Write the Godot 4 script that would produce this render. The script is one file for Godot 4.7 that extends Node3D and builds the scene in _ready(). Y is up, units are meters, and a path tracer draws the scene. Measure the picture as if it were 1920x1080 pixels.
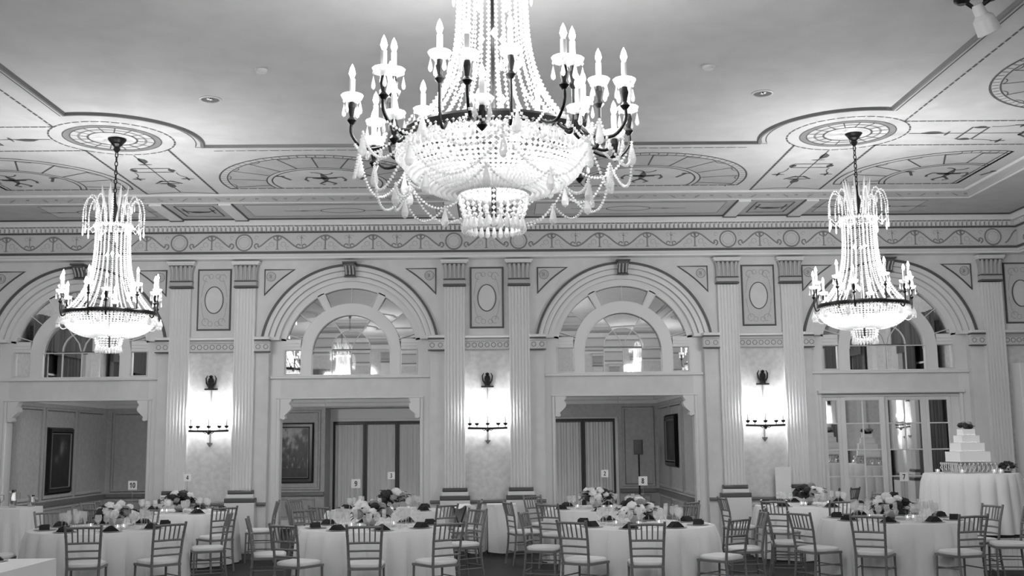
extends Node3D
# A hotel ballroom set for a wedding dinner. Metres, y up; the camera stands near the front wall and looks along -z.

const WX := 9.4        # half width of the hall, wall face to wall face
const ZB := -18.5      # face of the arcaded wall
const ZF := 3.6        # wall behind the camera
const CEIL := 5.69
const SOFFIT := 5.575
const BAYS := [-6.98, -2.35, 2.35, 6.94]
const PILASTERS := [-8.72, -5.23, -4.13, -0.553, 0.553, 4.148, 5.24, 8.72]
const ARCH_Y := 3.32
const TABLE_H := 0.77

var M := {}
var used := {}
var rng := RandomNumberGenerator.new()


# ------------------------------------------------------------------ mesh builder
class MB:
	var v := PackedVector3Array()
	var n := PackedVector3Array()
	var uv := PackedVector2Array()
	var lw := 1.0        # weight of painted lines

	func tri(a: Vector3, b: Vector3, c: Vector3, na: Vector3, nb: Vector3, nc: Vector3) -> void:
		if (b - a).cross(c - a).dot(na + nb + nc) > 0.0:
			v.append(a); v.append(c); v.append(b)
			n.append(na); n.append(nc); n.append(nb)
		else:
			v.append(a); v.append(b); v.append(c)
			n.append(na); n.append(nb); n.append(nc)

	func quad(a: Vector3, b: Vector3, c: Vector3, d: Vector3, nn: Vector3) -> void:
		tri(a, b, c, nn, nn, nn)
		tri(a, c, d, nn, nn, nn)

	func quads(a: Vector3, b: Vector3, c: Vector3, d: Vector3, na: Vector3, nb: Vector3, nc: Vector3, nd: Vector3) -> void:
		tri(a, b, c, na, nb, nc)
		tri(a, c, d, na, nc, nd)

	func box(c: Vector3, s: Vector3, b := Basis.IDENTITY) -> void:
		var h := s * 0.5
		var ax := [b.x * h.x, b.y * h.y, b.z * h.z]
		for k in 3:
			var p: Vector3 = ax[k]
			var q: Vector3 = ax[(k + 1) % 3]
			var r: Vector3 = ax[(k + 2) % 3]
			for sg in [-1.0, 1.0]:
				var o: Vector3 = c + p * sg
				quad(o - q - r, o + q - r, o + q + r, o - q + r, (p * sg).normalized())

	# a box between two corners
	func bb(x0: float, x1: float, y0: float, y1: float, z0: float, z1: float) -> void:
		box(Vector3((x0 + x1) / 2, (y0 + y1) / 2, (z0 + z1) / 2), Vector3(absf(x1 - x0), absf(y1 - y0), absf(z1 - z0)))

	# a box with its front (+z) edges chamfered
	func slab(x0: float, x1: float, y0: float, y1: float, z0: float, z1: float, ch: float) -> void:
		var f := [Vector3(x0 + ch, y0 + ch, z1), Vector3(x1 - ch, y0 + ch, z1), Vector3(x1 - ch, y1 - ch, z1), Vector3(x0 + ch, y1 - ch, z1)]
		var g := [Vector3(x0, y0, z1 - ch), Vector3(x1, y0, z1 - ch), Vector3(x1, y1, z1 - ch), Vector3(x0, y1, z1 - ch)]
		var k := [Vector3(x0, y0, z0), Vector3(x1, y0, z0), Vector3(x1, y1, z0), Vector3(x0, y1, z0)]
		var d := [Vector3(0, -1, 0), Vector3(1, 0, 0), Vector3(0, 1, 0), Vector3(-1, 0, 0)]
		quad(f[0], f[1], f[2], f[3], Vector3(0, 0, 1))
		for i in 4:
			var j := (i + 1) % 4
			quad(f[i], f[j], g[j], g[i], (d[i] + Vector3(0, 0, 1)).normalized())
			quad(g[i], g[j], k[j], k[i], d[i])

	# an outline in x, y extruded from z0 to z1, moved by xf
	func prism(poly: PackedVector2Array, z0: float, z1: float, xf := Transform3D.IDENTITY) -> void:
		var idx := Geometry2D.triangulate_polygon(poly)
		for z in [z0, z1]:
			var nn: Vector3 = xf.basis * Vector3(0, 0, 1.0 if z == maxf(z0, z1) else -1.0)
			for i in range(0, idx.size(), 3):
				var a := poly[idx[i]]
				var b := poly[idx[i + 1]]
				var c := poly[idx[i + 2]]
				tri(xf * Vector3(a.x, a.y, z), xf * Vector3(b.x, b.y, z), xf * Vector3(c.x, c.y, z), nn, nn, nn)
		var area := 0.0
		for i in poly.size():
			area += poly[i].cross(poly[(i + 1) % poly.size()])
		var sg := 1.0 if area > 0 else -1.0
		for i in poly.size():
			var a := poly[i]
			var b := poly[(i + 1) % poly.size()]
			if a.distance_squared_to(b) < 1e-12:
				continue
			var e := (b - a).normalized()
			var nn: Vector3 = xf.basis * Vector3(e.y * sg, -e.x * sg, 0)
			quad(xf * Vector3(a.x, a.y, z0), xf * Vector3(b.x, b.y, z0), xf * Vector3(b.x, b.y, z1), xf * Vector3(a.x, a.y, z1), nn)

	# profile of (radius, height) turned round y
	func lathe(prof: Array, seg: int, xf := Transform3D.IDENTITY) -> void:
		for i in prof.size() - 1:
			var p: Vector2 = prof[i]
			var q: Vector2 = prof[i + 1]
			var d := (q - p).normalized()
			var nr := Vector2(d.y, -d.x)
			for k in seg:
				var a0 := TAU * k / seg
				var a1 := TAU * (k + 1) / seg
				var u0 := Vector3(cos(a0), 0, sin(a0))
				var u1 := Vector3(cos(a1), 0, sin(a1))
				var n0: Vector3 = xf.basis * (u0 * nr.x + Vector3.UP * nr.y)
				var n1: Vector3 = xf.basis * (u1 * nr.x + Vector3.UP * nr.y)
				quads(xf * (u0 * p.x + Vector3.UP * p.y), xf * (u1 * p.x + Vector3.UP * p.y), xf * (u1 * q.x + Vector3.UP * q.y), xf * (u0 * q.x + Vector3.UP * q.y), n0.normalized(), n1.normalized(), n1.normalized(), n0.normalized())

	# a round bar along a path; radii may vary
	func tube(path: Array, r, sides := 6) -> void:
		var up := Vector3.UP
		var rings := []
		for i in path.size():
			var d: Vector3 = (path[mini(i + 1, path.size() - 1)] - path[maxi(i - 1, 0)]).normalized()
			if absf(d.dot(up)) > 0.95:
				up = Vector3.RIGHT if absf(d.dot(Vector3.RIGHT)) < 0.9 else Vector3.BACK
			var s := d.cross(up).normalized()
			var t := s.cross(d).normalized()
			up = t
			var rr: float = r[i] if r is Array else r
			var ring := []
			for k in sides:
				var a := TAU * k / sides
				ring.append([path[i], (s * cos(a) + t * sin(a)), rr])
			rings.append(ring)
		for i in path.size() - 1:
			for k in sides:
				var a = rings[i][k]
				var b = rings[i][(k + 1) % sides]
				var c = rings[i + 1][(k + 1) % sides]
				var d = rings[i + 1][k]
				quads(a[0] + a[1] * a[2], b[0] + b[1] * b[2], c[0] + c[1] * c[2], d[0] + d[1] * d[2], a[1], b[1], c[1], d[1])
		for e in [0, path.size() - 1]:
			var nn: Vector3 = (path[e] - path[1 if e == 0 else e - 1]).normalized()
			for k in range(1, sides - 1):
				tri(rings[e][0][0] + rings[e][0][1] * rings[e][0][2], rings[e][k][0] + rings[e][k][1] * rings[e][k][2], rings[e][k + 1][0] + rings[e][k + 1][1] * rings[e][k + 1][2], nn, nn, nn)

	# cut-glass beads strung along a path
	func beads(path: Array, step: float, r: float, stretch := 1.0) -> void:
		var left := 0.0
		for i in path.size() - 1:
			var a: Vector3 = path[i]
			var b: Vector3 = path[i + 1]
			var l := a.distance_to(b)
			var d := (b - a) / maxf(l, 1e-6)
			while left < l:
				bead(a + d * left, d, r, r * stretch)
				left += step
			left -= l

	func bead(c: Vector3, d: Vector3, r: float, h: float) -> void:
		var s := d.cross(Vector3(0.31, 0.2, 0.93)).normalized()
		var t := s.cross(d)
		for k in 4:
			var a := TAU * k / 4
			var b := TAU * (k + 1) / 4
			var p := s * cos(a) + t * sin(a)
			var q := s * cos(b) + t * sin(b)
			for sg in [-1.0, 1.0]:
				var nn: Vector3 = (p + q + d * float(sg)).normalized()
				tri(c + p * r, c + q * r, c + d * (h * sg), (p * 1.2 + nn).normalized(), (q * 1.2 + nn).normalized(), (d * sg + nn).normalized())

	# a faceted drop hanging from c
	func drop(c: Vector3, r: float, h: float) -> void:
		var prof := [Vector2(0.0, -h), Vector2(r * 0.75, -h * 0.9), Vector2(r, -h * 0.72), Vector2(r * 0.62, -h * 0.4), Vector2(r * 0.15, -h * 0.06), Vector2(0.0, 0.0)]
		lathe(prof, 6, Transform3D(Basis.IDENTITY, c))

	# a strip of paint along a path in the plane of xf (x, y), facing its +z
	func paint(path: Array, w: float, xf: Transform3D, closed := false) -> void:
		var c := path.size()
		var nn := xf.basis.z.normalized()
		var side := []
		for i in c:
			var p: Vector2 = path[(i - 1 + c) % c] if closed or i > 0 else path[0]
			var q: Vector2 = path[(i + 1) % c] if closed or i < c - 1 else path[c - 1]
			var d := (q - p).normalized()
			side.append(Vector2(-d.y, d.x) * w * lw * 0.5)
		for i in (c if closed else c - 1):
			var j := (i + 1) % c
			var a: Vector2 = path[i]
			var b: Vector2 = path[j]
			var sa: Vector2 = side[i]
			var sb: Vector2 = side[j]
			quad(xf * Vector3(a.x - sa.x, a.y - sa.y, 0), xf * Vector3(b.x - sb.x, b.y - sb.y, 0), xf * Vector3(b.x + sb.x, b.y + sb.y, 0), xf * Vector3(a.x + sa.x, a.y + sa.y, 0), nn)

	func fill(poly: PackedVector2Array, xf: Transform3D) -> void:
		var idx := Geometry2D.triangulate_polygon(poly)
		var nn := xf.basis.z.normalized()
		for i in range(0, idx.size(), 3):
			tri(xf * Vector3(poly[idx[i]].x, poly[idx[i]].y, 0), xf * Vector3(poly[idx[i + 1]].x, poly[idx[i + 1]].y, 0), xf * Vector3(poly[idx[i + 2]].x, poly[idx[i + 2]].y, 0), nn, nn, nn)

	# raised moulding of square section along a path in x, y
	func relief(path: Array, w: float, h: float, xf: Transform3D, closed := false) -> void:
		var c := path.size()
		var side := []
		for i in c:
			var p: Vector2 = path[(i - 1 + c) % c] if closed or i > 0 else path[0]
			var q: Vector2 = path[(i + 1) % c] if closed or i < c - 1 else path[c - 1]
			var a: Vector2 = (path[i] - p).normalized()
			var b: Vector2 = (q - path[i]).normalized()
			var d := (a + b).normalized()
			var k := 1.0
			if a != Vector2.ZERO and b != Vector2.ZERO:
				k = 1.0 / maxf(0.5, absf(d.dot(a)))
			side.append(Vector2(-d.y, d.x) * w * 0.5 * k)
		for i in (c if closed else c - 1):
			var j := (i + 1) % c
			var a: Vector2 = path[i]
			var b: Vector2 = path[j]
			var sa: Vector2 = side[i]
			var sb: Vector2 = side[j]
			var nn := xf.basis.z
			var o := xf.basis * Vector3(sa.x, sa.y, 0).normalized()
			var lo := [xf * Vector3(a.x - sa.x, a.y - sa.y, 0), xf * Vector3(b.x - sb.x, b.y - sb.y, 0), xf * Vector3(b.x + sb.x, b.y + sb.y, 0), xf * Vector3(a.x + sa.x, a.y + sa.y, 0)]
			var m := 0.45
			var hi := [xf * Vector3(a.x - sa.x * m, a.y - sa.y * m, h), xf * Vector3(b.x - sb.x * m, b.y - sb.y * m, h), xf * Vector3(b.x + sb.x * m, b.y + sb.y * m, h), xf * Vector3(a.x + sa.x * m, a.y + sa.y * m, h)]
			quad(hi[0], hi[1], hi[2], hi[3], nn)
			quad(lo[0], lo[1], hi[1], hi[0], (nn * 0.4 - o).normalized())
			quad(lo[3], lo[2], hi[2], hi[3], (nn * 0.4 + o).normalized())

	func mesh() -> ArrayMesh:
		var arr := []
		arr.resize(Mesh.ARRAY_MAX)
		arr[Mesh.ARRAY_VERTEX] = v
		arr[Mesh.ARRAY_NORMAL] = n
		if uv.size() == v.size():
			arr[Mesh.ARRAY_TEX_UV] = uv
		var am := ArrayMesh.new()
		am.add_surface_from_arrays(Mesh.PRIMITIVE_TRIANGLES, arr)
		return am


# ------------------------------------------------------------------ naming and parenting
func numbered(called: String) -> String:
	if not used.has(called):
		used[called] = 0
		return called
	used[called] += 1
	return "%s_%03d" % [called, used[called]]


func put(called: String, mesh, mat, parent: Node, at := Vector3.ZERO, turn := Basis.IDENTITY) -> MeshInstance3D:
	var o := MeshInstance3D.new()
	o.name = numbered(called) if parent == self else called
	o.mesh = mesh.mesh() if mesh is MB else mesh
	o.material_override = mat
	o.transform = Transform3D(turn, at)
	parent.add_child(o, true)
	return o


func thing(called: String, label: String, category: String, at := Vector3.ZERO, turn := 0.0, group := "") -> Node3D:
	var o := Node3D.new()
	o.name = numbered(called)
	add_child(o, true)
	o.position = at
	o.rotation.y = turn
	tag(o, label, category, group)
	return o


func tag(o: Node, label: String, category: String, group := "") -> void:
	o.set_meta("label", label)
	o.set_meta("category", category)
	if group:
		o.set_meta("group", group)


func copy(src: Node3D, at: Vector3, turn := 0.0, label := "", group := "") -> Node3D:
	var c: Node3D = src.duplicate()
	c.name = numbered(String(src.get_meta("stem")))
	add_child(c, true)
	c.position = at
	c.rotation.y = turn
	if label:
		c.set_meta("label", label)
	if group:
		c.set_meta("group", group)
	return c


func struct(called: String, mesh, mat, label: String, category: String) -> MeshInstance3D:
	var o := put(called, mesh, mat, self)
	o.set_meta("kind", "structure")
	tag(o, label, category)
	return o


# ------------------------------------------------------------------ materials
func grey(v: float) -> Color:
	return Color(v, v, v)


func mat(called: String, v: float, rough := 0.7, metal := 0.0) -> StandardMaterial3D:
	var m := StandardMaterial3D.new()
	m.resource_name = called
	m.albedo_color = grey(v)
	m.roughness = rough
	m.metallic = metal
	M[called] = m
	return m


func mottled(called: String, lo: float, hi: float, rough: float, scale: float, seed_: int, freq := 0.02, octaves := 4) -> StandardMaterial3D:
	var m := mat(called, 1.0, rough)
	var f := FastNoiseLite.new()
	f.seed = seed_
	f.frequency = freq
	f.fractal_octaves = octaves
	var im := f.get_seamless_image(256, 256)
	im.convert(Image.FORMAT_RGB8)
	for y in 256:
		for x in 256:
			im.set_pixel(x, y, grey(lerpf(lo, hi, im.get_pixel(x, y).r)))
	m.albedo_texture = ImageTexture.create_from_image(im)
	m.uv1_triplanar = true
	m.uv1_world_triplanar = true
	m.uv1_scale = Vector3.ONE * scale
	return m


func materials() -> void:
	mottled("plaster", 0.83, 0.87, 0.75, 0.6, 3)
	mottled("ceiling_paint", 0.79, 0.83, 0.85, 0.35, 5)
	mottled("soffit_paint", 0.70, 0.75, 0.8, 0.5, 6)
	mottled("wallpaper", 0.77, 0.86, 0.8, 1.1, 8, 0.03, 3)
	mottled("frieze_ground", 0.78, 0.84, 0.8, 2.5, 9, 0.06, 3)
	mottled("panel_ground", 0.76, 0.83, 0.8, 2.5, 10, 0.06, 3)
	mottled("carpet", 0.16, 0.24, 0.95, 1.4, 11, 0.08, 4)
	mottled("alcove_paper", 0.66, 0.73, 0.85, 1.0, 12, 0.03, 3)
	mat("trim", 0.88, 0.5)
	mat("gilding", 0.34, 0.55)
	mat("soft_gilding", 0.55, 0.55)
	mat("capital", 0.70, 0.5)
	mat("base_marble", 0.33, 0.35)
	mat("painted_line", 0.36, 0.8)
	mat("painted_tone", 0.66, 0.8)
	mat("painted_mid", 0.54, 0.8)
	mottled("cove_paint", 0.60, 0.72, 0.8, 3.0, 14, 0.06, 3)
	mat("rail_wood", 0.46, 0.45)
	mat("dark_wood", 0.20, 0.4)
	mat("frame_black", 0.10, 0.35)
	mat("mirror", 0.95, 0.02, 1.0)
	mat("curtain", 0.88, 0.9).backlight_enabled = true
	M.curtain.backlight = grey(0.3)
	mat("drape", 0.42, 0.9)
	mat("bronze", 0.17, 0.35, 0.7)
	mat("silver", 0.8, 0.15, 1.0)
	mat("black", 0.06, 0.5)
	mat("white_metal", 0.86, 0.4)
	mat("chair_wood", 0.47, 0.32)
	mat("cushion", 0.90, 0.9)
	mat("linen", 0.90, 0.85)
	M.linen.rim_enabled = true
	M.linen.rim = 0.3
	mat("napkin", 0.12, 0.9)
	mat("porcelain", 0.92, 0.15)
	mat("card", 0.94, 0.7)
	mat("ink", 0.04, 0.7)
	mat("petal_white", 0.92, 0.7)
	mat("petal_grey", 0.55, 0.7)
	mat("petal_dark", 0.16, 0.7)
	mat("leaf", 0.13, 0.55)
	mat("icing", 0.93, 0.6)
	mat("candle_wax", 0.95, 0.5)
	var g := mat("glass", 0.92, 0.03)
	g.transparency = BaseMaterial3D.TRANSPARENCY_ALPHA
	g.albedo_color = Color(0.95, 0.95, 0.95, 0.22)
	var c := mat("crystal", 0.98, 0.08)
	c.transparency = BaseMaterial3D.TRANSPARENCY_ALPHA
	c.albedo_color = Color(0.98, 0.98, 0.98, 0.62)
	c.backlight_enabled = true
	c.backlight = grey(0.8)
	var b := mat("bulb", 1.0, 0.4)
	b.emission_enabled = true
	b.emission = Color.WHITE
	b.emission_energy_multiplier = 14.0
	var fl := mat("flame", 1.0, 0.4)
	fl.emission_enabled = true
	fl.emission = Color.WHITE
	fl.emission_energy_multiplier = 6.0


func lamp(parent: Node, at: Vector3, energy: float, size: float) -> void:
	var l := OmniLight3D.new()
	l.name = "lamp_light"
	l.position = at
	l.light_energy = energy
	l.light_size = size
	l.omni_range = 40.0
	l.omni_attenuation = 2.0
	l.shadow_enabled = true
	parent.add_child(l, true)


# ------------------------------------------------------------------ helpers for shapes
func arc(c: Vector2, r: float, a0: float, a1: float, seg: int) -> Array:
	var out := []
	for i in seg + 1:
		var a := lerpf(a0, a1, float(i) / seg)
		out.append(c + Vector2(cos(a), sin(a)) * r)
	return out


func band(c: Vector2, r0: float, r1: float, a0: float, a1: float, seg: int) -> PackedVector2Array:
	var p := PackedVector2Array(arc(c, r1, a0, a1, seg))
	p.append_array(PackedVector2Array(arc(c, r0, a1, a0, seg)))
	return p


# loops of a profile (distance in from the walls, height) run round the four walls of the hall
func cornice(prof: Array) -> MB:
	var m := MB.new()
	for i in prof.size() - 1:
		var p: Vector2 = prof[i]
		var q: Vector2 = prof[i + 1]
		var d := (q - p).normalized()
		var nr := Vector2(d.y, -d.x)
		var cp := [Vector3(-WX + p.x, p.y, ZB + p.x), Vector3(WX - p.x, p.y, ZB + p.x), Vector3(WX - p.x, p.y, ZF - p.x), Vector3(-WX + p.x, p.y, ZF - p.x)]
		var cq := [Vector3(-WX + q.x, q.y, ZB + q.x), Vector3(WX - q.x, q.y, ZB + q.x), Vector3(WX - q.x, q.y, ZF - q.x), Vector3(-WX + q.x, q.y, ZF - q.x)]
		var inw := [Vector3(0, 0, 1), Vector3(-1, 0, 0), Vector3(0, 0, -1), Vector3(1, 0, 0)]
		for k in 4:
			var j := (k + 1) % 4
			m.quad(cp[k], cp[j], cq[j], cq[k], (inw[k] * nr.x + Vector3.UP * nr.y).normalized())
	return m


const FACING := ["facing the arcade wall", "facing the arcade and cake side", "facing the cake side", "facing the cake side, away from the arcade", "its back to the arcade wall", "facing away from arcade and cake", "facing away from the cake side", "facing the arcade, away from the cake"]
const WORDS := {"10": "ten", "9": "nine", "8": "eight", "7": "seven", "4": "four", "3": "three", "2": "two", "1": "one"}


func pt(x: float, y: float) -> Vector2:
	return Vector2(x, y)


func rect(x0: float, x1: float, y0: float, y1: float) -> Array:
	return [pt(x0, y0), pt(x1, y0), pt(x1, y1), pt(x0, y1)]


# ------------------------------------------------------------------ the hall
func arch_outline(bx: float) -> PackedVector2Array:
	var p := PackedVector2Array()
	p.append(pt(bx + 1.375, 0))
	p.append(pt(bx + 1.375, 3.58))
	var a := asin((3.58 - ARCH_Y) / 1.50)
	p.append_array(PackedVector2Array(arc(pt(bx, ARCH_Y), 1.50, a, PI - a, 40)))
	p.append(pt(bx - 1.375, 3.58))
	p.append(pt(bx - 1.375, 0))
	return p


func build_shell() -> void:
	# floor and roof slab
	var m := MB.new()
	m.bb(-WX - 0.4, WX + 0.4, -0.2, 0.0, -24.0, ZF + 0.4)
	struct("floor", m, M.carpet, "dark patterned carpet covering the ballroom floor", "floor")
	m = MB.new()
	m.bb(-WX - 0.4, WX + 0.4, CEIL, CEIL + 0.3, ZB - 0.4, ZF + 0.4)
	var ceil := struct("ceiling", m, M.ceiling_paint, "pale plaster ceiling with painted borders and medallions", "ceiling")
	paint_ceiling(ceil)

	# arcaded wall
	m = MB.new()
	var poly := PackedVector2Array()
	poly.append(pt(-WX - 0.4, 5.75))
	poly.append(pt(-WX - 0.4, 0))
	for b in BAYS:
		var o := arch_outline(b)
		o.reverse()
		poly.append_array(o)
	poly.append(pt(WX + 0.4, 0))
	poly.append(pt(WX + 0.4, 5.75))
	m.prism(poly, ZB - 0.36, ZB)
	var back := struct("wall_back", m, M.plaster, "pale arcaded wall with four arches and paired pilasters", "wall")
	decorate_back(back)

	m = MB.new()
	m.bb(-WX - 0.36, -WX, 0, 5.75, ZB, ZF)
	side_wall(struct("wall_left", m, M.wallpaper, "pale papered side wall beside the first arch", "wall"), -1.0)
	m = MB.new()
	m.bb(WX, WX + 0.36, 0, 5.75, ZB, ZF)
	side_wall(struct("wall_right", m, M.wallpaper, "pale papered side wall beside the wedding cake", "wall"), 1.0)
	m = MB.new()
	m.bb(-WX - 0.36, WX + 0.36, 0, 5.75, ZF, ZF + 0.36)
	var front := struct("wall_front", m, M.wallpaper, "papered wall opposite the arcade with tall drapes", "wall")
	for x in PILASTERS:
		pilaster(front, x, ZF, PI)
	for x in [BAYS[0], BAYS[3]]:
		drapes(front, Transform3D(Basis(Vector3.UP, PI), Vector3(x, 0, ZF)))

	m = MB.new()
	m.slab(8.98, 9.4, 0.0, 3.02, ZB, ZB + 0.34, 0.01)
	struct("trim_13", m, M.trim, "pale boxed casing in the corner beside the last pilaster", "casing")

	# entablature round the hall
	struct("trim_1", cornice([pt(0, 4.925), pt(0.22, 4.925), pt(0.22, 4.955), pt(0.26, 4.96), pt(0.26, 5.0)]), M.trim, "narrow pale architrave running above the pilasters", "moulding")
	struct("trim_2", cornice([pt(0.26, 5.0), pt(0.31, 5.002), pt(0.315, 5.012), pt(0.315, 5.022), pt(0.31, 5.032), pt(0.27, 5.034)]), M.gilding, "dark gilded bead along the lower edge of the frieze", "moulding")
	var fr := struct("trim_3", cornice([pt(0.27, 5.034), pt(0.27, 5.355)]), M.frieze_ground, "painted frieze of waves, circles and palmettes", "frieze")
	struct("trim_4", cornice([pt(0.27, 5.355), pt(0.315, 5.357), pt(0.32, 5.367), pt(0.315, 5.378), pt(0.30, 5.38)]), M.gilding, "dark gilded bead along the upper edge of the frieze", "moulding")
	var dn := struct("trim_5", cornice([pt(0.30, 5.38), pt(0.30, 5.475), pt(0.36, 5.478), pt(0.365, 5.50), pt(0.40, 5.535), pt(0.44, 5.555)]), M.trim, "pale cornice with an egg and dart row", "cornice")
	struct("trim_6", cornice([pt(0.43, 5.552), pt(0.455, 5.553), pt(0.462, 5.562), pt(0.455, 5.575), pt(0.40, 5.576)]), M.gilding, "dark gilded line between the cornice and the ceiling soffit", "moulding")
	var so := struct("trim_7", cornice([pt(0.40, SOFFIT), pt(1.66, SOFFIT)]), M.soffit_paint, "panelled soffit band round the ceiling", "soffit")
	struct("trim_8", cornice([pt(1.65, SOFFIT), pt(1.655, SOFFIT - 0.01), pt(1.68, SOFFIT - 0.01), pt(1.69, SOFFIT + 0.012), pt(1.715, SOFFIT + 0.015)]), M.plaster, "thin pale moulding at the inner edge of the soffit", "moulding")
	struct("trim_9", cornice([pt(1.70, SOFFIT), pt(1.725, SOFFIT + 0.05), pt(1.76, CEIL - 0.02)]), M.cove_paint, "narrow ornamented cove between soffit and ceiling", "cove")
	struct("trim_10", cornice([pt(1.745, CEIL - 0.03), pt(1.775, CEIL - 0.028), pt(1.79, CEIL - 0.015), pt(1.80, CEIL + 0.002)]), M.plaster, "pale rounded moulding framing the ceiling field", "moulding")
	dentils(dn)
	frieze(fr)
	paint_soffit(so)


# tall window drapes: two gathered lengths, dark glass between them and a valance; faces local +z
func drapes(wall: Node3D, at: Transform3D) -> void:
	for s in [-1.0, 1.0]:
		var dr := MB.new()
		pleats(dr, minf(s * 0.35, s * 1.2), maxf(s * 0.35, s * 1.2), 0.03, 4.2, 0.14, 0.05, 9)
		put("drape", dr, M.drape, wall, at.origin, at.basis)
	var vl := MB.new()
	pleats(vl, -1.3, 1.3, 3.7, 4.4, 0.25, 0.05, 14)
	put("valance", vl, M.drape, wall, at.origin, at.basis)
	var gl := MB.new()
	gl.bb(-0.6, 0.6, 0.1, 4.0, 0.01, 0.03)
	put("night_glass", gl, M.frame_black, wall, at.origin, at.basis)
	var br := MB.new()
	for y in [0.9, 1.7, 2.5, 3.3]:
		br.bb(-0.6, 0.6, y - 0.02, y + 0.02, 0.03, 0.05)
	br.bb(-0.02, 0.02, 0.1, 4.0, 0.03, 0.05)
	put("glazing_bar", br, M.trim, wall, at.origin, at.basis)


# the walls at right angles to the arcade repeat its bays: seen in the mirror glass
func side_wall(wall: Node3D, s: float) -> void:
	for z in [-11.7, -6.9, -2.1]:
		for d in [-0.55, 0.55]:
			pilaster(wall, s * WX, z + d, -s * PI / 2)
	for z in [-14.1, -9.3, -4.5]:
		drapes(wall, Transform3D(Basis(Vector3.UP, -s * PI / 2), Vector3(s * WX, 0, z)))


# drapery hanging in folds across x at depth z
func pleats(m: MB, x0: float, x1: float, y0: float, y1: float, z: float, amp: float, count: int, turn := Transform3D.IDENTITY) -> void:
	var seg := count * 6
	var prev := Vector3.ZERO
	for i in seg + 1:
		var t := float(i) / seg
		var w := sin(t * count * TAU + sin(t * 17.0) * 0.8)
		var p := Vector3(lerpf(x0, x1, t), 0, z + w * amp * (0.7 + 0.3 * sin(t * 29.0)))
		if i > 0:
			var d := (p - prev).normalized()
			var nn := turn.basis * Vector3(-d.z, 0, d.x)
			m.quad(turn * (prev + Vector3.UP * y0), turn * (p + Vector3.UP * y0), turn * (p + Vector3.UP * y1), turn * (prev + Vector3.UP * y1), nn)
		prev = p


func pilaster(wall: Node3D, x: float, z: float, turn := 0.0) -> void:
	var root := Node3D.new()
	root.name = "pilaster"
	wall.add_child(root, true)
	root.position = Vector3(x, 0, z)
	root.rotation.y = turn
	if not M.has("pil_meshes"):
		# fluted shaft: an outline in x, depth with seven reeds and six grooves
		var o := PackedVector2Array()
		var hw := 0.172
		o.append(pt(-hw, 0.0))
		o.append(pt(-hw, 0.10))
		var fl := 6
		var land := 0.016
		var gw := (2 * hw - land * (fl + 1)) / fl
		var cx := -hw
		for k in fl:
			cx += land
			for s in 7:
				var a := PI * s / 6
				o.append(pt(cx + gw * 0.5 - cos(a) * gw * 0.5, 0.10 - sin(a) * 0.025))
			cx += gw
		o.append(pt(hw, 0.10))
		o.append(pt(hw, 0.0))
		var sh := MB.new()
		# prism runs along z; stand it up so that z becomes y and y becomes z
		sh.prism(o, 1.03, 4.43, Transform3D(Basis(Vector3(1, 0, 0), Vector3(0, 0, 1), Vector3(0, 1, 0)), Vector3.ZERO))
		var cap := MB.new()
		cap.slab(-0.19, 0.19, 4.475, 4.55, 0, 0.125, 0.01)
		var pr := PackedVector2Array([pt(-0.185, 4.57), pt(0.185, 4.57), pt(0.185, 4.70), pt(0.20, 4.79), pt(0.215, 4.83), pt(-0.215, 4.83), pt(-0.20, 4.79), pt(-0.185, 4.70)])
		cap.prism(pr, 0, 0.115)
		for k in 5:
			var px := -0.144 + 0.072 * k
			cap.tube([Vector3(px, 4.575, 0.112), Vector3(px, 4.74, 0.118), Vector3(px * 1.08, 4.80, 0.135), Vector3(px * 1.1, 4.82, 0.15)], [0.027, 0.026, 0.03, 0.02], 8)
		var capd := MB.new()
		capd.slab(-0.196, 0.196, 4.445, 4.468, 0, 0.135, 0.006)
		capd.slab(-0.19, 0.19, 4.552, 4.566, 0, 0.128, 0.004)
		for k in 6:
			capd.box(Vector3(-0.18 + 0.072 * k, 4.812, 0.115), Vector3(0.02, 0.026, 0.06), Basis(Vector3.BACK, PI / 4))
		for k in 5:
			capd.box(Vector3(-0.144 + 0.072 * k, 4.559, 0.125), Vector3(0.03, 0.016, 0.02))
		var ab := MB.new()
		ab.slab(-0.222, 0.222, 4.835, 4.862, 0, 0.155, 0.006)
		ab.slab(-0.24, 0.24, 4.862, 4.90, 0, 0.175, 0.012)
		var ba := MB.new()
		ba.slab(-0.205, 0.205, 0.965, 1.03, 0, 0.15, 0.02)
		ba.slab(-0.25, 0.25, 0.828, 0.90, 0, 0.18, 0.012)
		var bp := MB.new()
		bp.slab(-0.225, 0.225, 0.90, 0.965, 0, 0.155, 0.008)
		bp.slab(-0.25, 0.25, 0.0, 0.828, 0, 0.17, 0.006)
		M.pil_meshes = [sh.mesh(), cap.mesh(), capd.mesh(), ab.mesh(), ba.mesh(), bp.mesh()]
	var names := ["shaft", "capital", "capital_bead", "abacus", "base_moulding", "pedestal"]
	var mats := [M.trim, M.capital, M.gilding, M.trim, M.base_marble, M.trim]
	for k in 6:
		put(names[k], M.pil_meshes[k], mats[k], root)


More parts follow.
